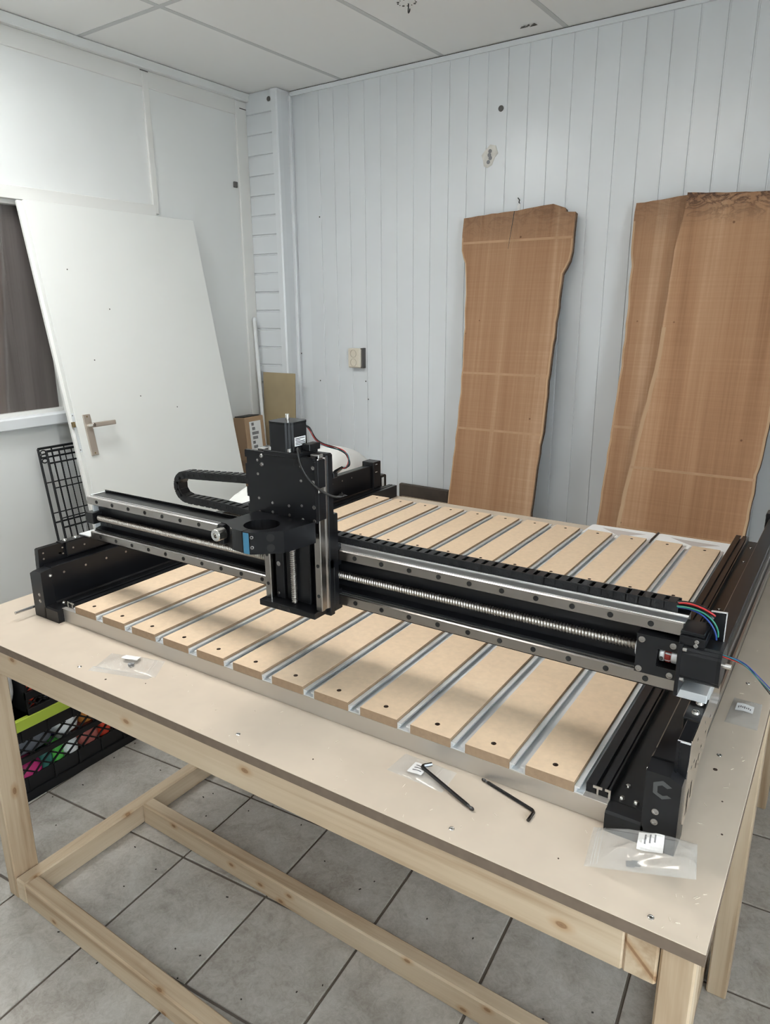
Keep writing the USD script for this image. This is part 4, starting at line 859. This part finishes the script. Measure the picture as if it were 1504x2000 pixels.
# left bag
b2, at2 = bag('flat zip bag of small screws near the left of the bench front', [(.1850, -.0450, ZT), (.3100, -.0080, ZT), (.3480, -.0640, ZT), (.2090, -.1040, ZT)], .0075, 5.0)
part(b2, 'label', decal(at2, .30, .58, .06, .40, .0010), 'white_print', label='white label seen through the film')
for u in (.84, .88): part(b2, 'zip_ridge', line_on(at2, u, .03, u, .97, .0004, .0006), 'bag_film_hazy')
for k in range(5):
    p = at2(.46 + .03 * (k % 3), .50 + .07 * (k // 2)); part(b2, 'loose_screw', cyl((p[0], p[1], ZT + .0028), (p[0] + .007, p[1] + .003 * (k % 2), ZT + .0028), .0018, 8), 'key_steel')
part(b2, 'header_strip', prism([(.2010, -.1010), (.2085, -.1180), (.3395, -.0790), (.3420, -.0660)], 'z', ZT + .0002, ZT + .0007), 'bag_film_hazy')
# middle bag under the hex key
b3, at3 = bag('flat zip bag under the hex key in front of the bed', [(.8985, -.0120, ZT), (.9930, -.0120, ZT), (.9960, -.0660, ZT), (.8960, -.0640, ZT)], .0045, 9.0, 'bag_film_hazy')
part(b3, 'label', decal(at3, .30, .56, .28, .78, .0009), 'white_print', label='white printed label')
for k in range(3): part(b3, 'print_line', decal(at3, .36, .52, .40 + k * .11, .44 + k * .11, .0012, 3), 'print_grey')
for u in (.74, .78): part(b3, 'zip_ridge', line_on(at3, u, .03, u, .97, .0004, .0005), 'bag_film')
# right bag
b4, at4 = bag('flat zip bag with a small white ticket beside the right beam', [(1.3210, .4680, ZT), (1.3680, .4680, ZT), (1.3710, .3700, ZT), (1.3190, .3710, ZT)], .0040, 13.0, 'bag_film_hazy')
tk = part(b4, 'ticket', decal(at4, .18, .76, .24, .52, .0008), 'white_print', label='white ticket')
for k in range(7): part(b4, 'print_mark', decal(at4, .25 + .065 * k, .29 + .065 * k, .36 - .02 * (k % 2), .41 + .02 * (k % 3 == 0), .0011, 2), 'print_grey')

# ------------------------------------------------------------------ hex keys
def hexkey(label, pts, r):
    t = thing('hex_key', label, 'hex key', (*pts[1][:2], ZT))
    p0, p1, p2 = (np.array(p, float) for p in pts)
    d0, d1 = (p0 - p1) / np.linalg.norm(p0 - p1), (p2 - p1) / np.linalg.norm(p2 - p1); k = r * 2.2
    arc = [p1 + d0 * k * (1 - t_) ** 2 + d1 * k * t_ ** 2 for t_ in np.linspace(0, 1, 7)]
    m = tube([p0 + (p1 - p0) * 0, *[p0 + (arc[0] - p0) * s for s in (.5,)], *arc, p2 - d1 * .012], r, 6)
    part(t, 'shaft', m, 'key_steel')
    part(t, 'ball_end', put(lathe([(0, .012), (r * .7, .0115), (r * 1.0, .009), (r * .95, .006), (r * .62, .004), (r * .7, .002), (r, 0)], 6), p2 - d1 * .012, d1), 'key_steel')
hexkey('black hex key lying across the flat zip bag', [(.9545, -.0235, ZT + .009), (.9425, -.0370, ZT + .009), (1.0550, -.0790, ZT + .0035)], .0030)
hexkey('black hex key lying on bare bench beside the aluminium bar', [(1.1290, -.0560, ZT + .0028), (1.1295, -.0330, ZT + .0028), (1.0335, -.0065, ZT + .0028)], .0026)

# ------------------------------------------------------------------ folding crates under the bench
def crate(label, z0, z1, x1, y0, y1, depth, rim, rows):
    t = thing('folding_crate', label, 'crate', (x1 - depth / 2, (y0 + y1) / 2, z0))
    x0 = x1 - depth
    part(t, 'base', bx(x0, x1, y0, y1, z0, z0 + .006), 'black_plastic')
    zr = z1 - (.037 if rim else .012)
    part(t, 'far_side', bx(x0, x0 + .006, y0, y1, z0, zr), 'black_plastic')
    part(t, 'end_wall', bx(x0, x1, y0, y0 + .006, z0, zr), 'black_plastic'); part(t, 'end_wall', bx(x0, x1, y1 - .006, y1, z0, zr), 'black_plastic')
    for a, b, kind in rows:
        A, B = z0 + a, z0 + b
        if kind == 'band': part(t, 'band', cb(x1 - .010, x1 + .002, y0, y1, A, B, .0012), 'black_plastic')
        if kind == 'panel':
            part(t, 'panel', bx(x1 - .008, x1 - .004, y0, y1, A, B), 'black_plastic')
            n_ = int((y1 - y0) / .085)
            for k in range(n_ + 1): part(t, 'rib', bx(x1 - .008, x1, y0 + k * .085, y0 + k * .085 + .008, A, B), 'black_plastic')
        if kind == 'lattice':
            h = B - A; n_ = int((y1 - y0) / (h * 1.05)); ms = []
            for k in range(-1, n_ + 1):
                ya = y0 + k * h * 1.05
                for s in (1, -1):
                    p, q_ = (ya, A), (ya + h * 1.35, B)
                    if s < 0: p, q_ = (ya, B), (ya + h * 1.35, A)
                    if p[0] < y0 or q_[0] > y1: continue
                    dv = np.array([q_[0] - p[0], q_[1] - p[1]]); nv_ = np.array([-dv[1], dv[0]]) / np.linalg.norm(dv) * .0022
                    ms.append(prism([(p[0] - nv_[0], p[1] - nv_[1]), (q_[0] - nv_[0], q_[1] - nv_[1]), (q_[0] + nv_[0], q_[1] + nv_[1]), (p[0] + nv_[0], p[1] + nv_[1])], 'x', x1 - .007, x1 - .002))
            for m in ms: part(t, 'lattice_bar', m, 'black_plastic')
    if rim: part(t, 'rim', cat([cb(x1 - .012, x1 + .004, y0, y1, zr, z1, .002), cb(x0, x0 + .012, y0, y1, zr, z1, .002)]), 'lime_plastic', label='lime green rim')
    return t
X1, CY0, CY1 = -.520, -.16, .52
crate('lower black folding crate with a lime green rim under the bench', ZF, -.521, X1, CY0, CY1, .34, True, [(0, .030, 'band'), (.030, .078, 'panel'), (.078, .130, 'lattice'), (.130, .148, 'band'), (.148, .200, 'lattice'), (.200, .240, 'panel')])
crate('upper black folding crate stacked on the lime-rimmed crate', -.520, -.350, X1, .124, CY1, .34, False, [(0, .020, 'band'), (.020, .050, 'lattice'), (.050, .075, 'band'), (.075, .150, 'lattice'), (.150, .170, 'band')])
toys = [('toy_magenta', .085, .150, ZF + .085, 'magenta bundle in the lower crate'), ('toy_cyan', .030, .075, ZF + .070, 'small cyan piece at the left of the lower crate'), ('toy_teal', .152, .185, ZF + .10, 'dark teal bundle in the lower crate beside the magenta one'),
        ('toy_green', .190, .225, ZF + .105, 'bright green piece in the lower crate'), ('toy_white', .230, .275, ZF + .100, 'white curved piece beside the green one in the lower crate'), ('toy_rose', .285, .355, ZF + .105, 'dusty rose bundle in the lower crate'),
        ('toy_red', .360, .400, ZF + .110, 'orange-red piece at the right of the lower crate'), ('toy_blue', .225, .300, ZF + .125, 'dark blue bundle behind the white piece in the lower crate')]
for k, (mt, ya, yb, zc_, lbl) in enumerate(toys):
    dp = .085 if mt == 'toy_blue' else 0
    single('toy', lumpy((X1 - .075 - dp, ya, zc_ - .05), (X1 - .012 - dp, yb, zc_ + .030), .008, 3 + k, 3), mt, lbl, 'toy', smooth=60)
toys2 = [('toy_white', .215, .290, 'white round piece high in the lower crate'), ('toy_amber', .300, .350, 'amber bundle high in the lower crate'), ('toy_orange', .355, .420, 'orange bundle high at the right of the lower crate'), ('toy_grey', .06, .20, 'grey bundle high at the left of the lower crate')]
for k, (mt, ya, yb, lbl) in enumerate(toys2):
    single('toy', lumpy((X1 - .085, ya, ZF + .146), (X1 - .012, yb, ZF + .214), .006, 23 + k, 3), mt, lbl, 'toy', smooth=60)
for k, (mt, ya, yb, lbl) in enumerate((('toy_red', .135, .165, 'red piece in the upper crate'), ('toy_grey', .175, .26, 'slate grey bundle in the upper crate'))):
    single('toy', lumpy((X1 - .085, ya, -.512), (X1 - .012, yb, -.372), .006, 33 + k, 3), mt, lbl, 'toy', smooth=60)
single('white_bag', lumpy((X1 - .22, -.15, -.520), (X1 - .002, .120, -.300), .006, 44, 4), 'sack_white', 'white plastic bag standing on the lime rim beside the upper crate', 'bag', smooth=60)
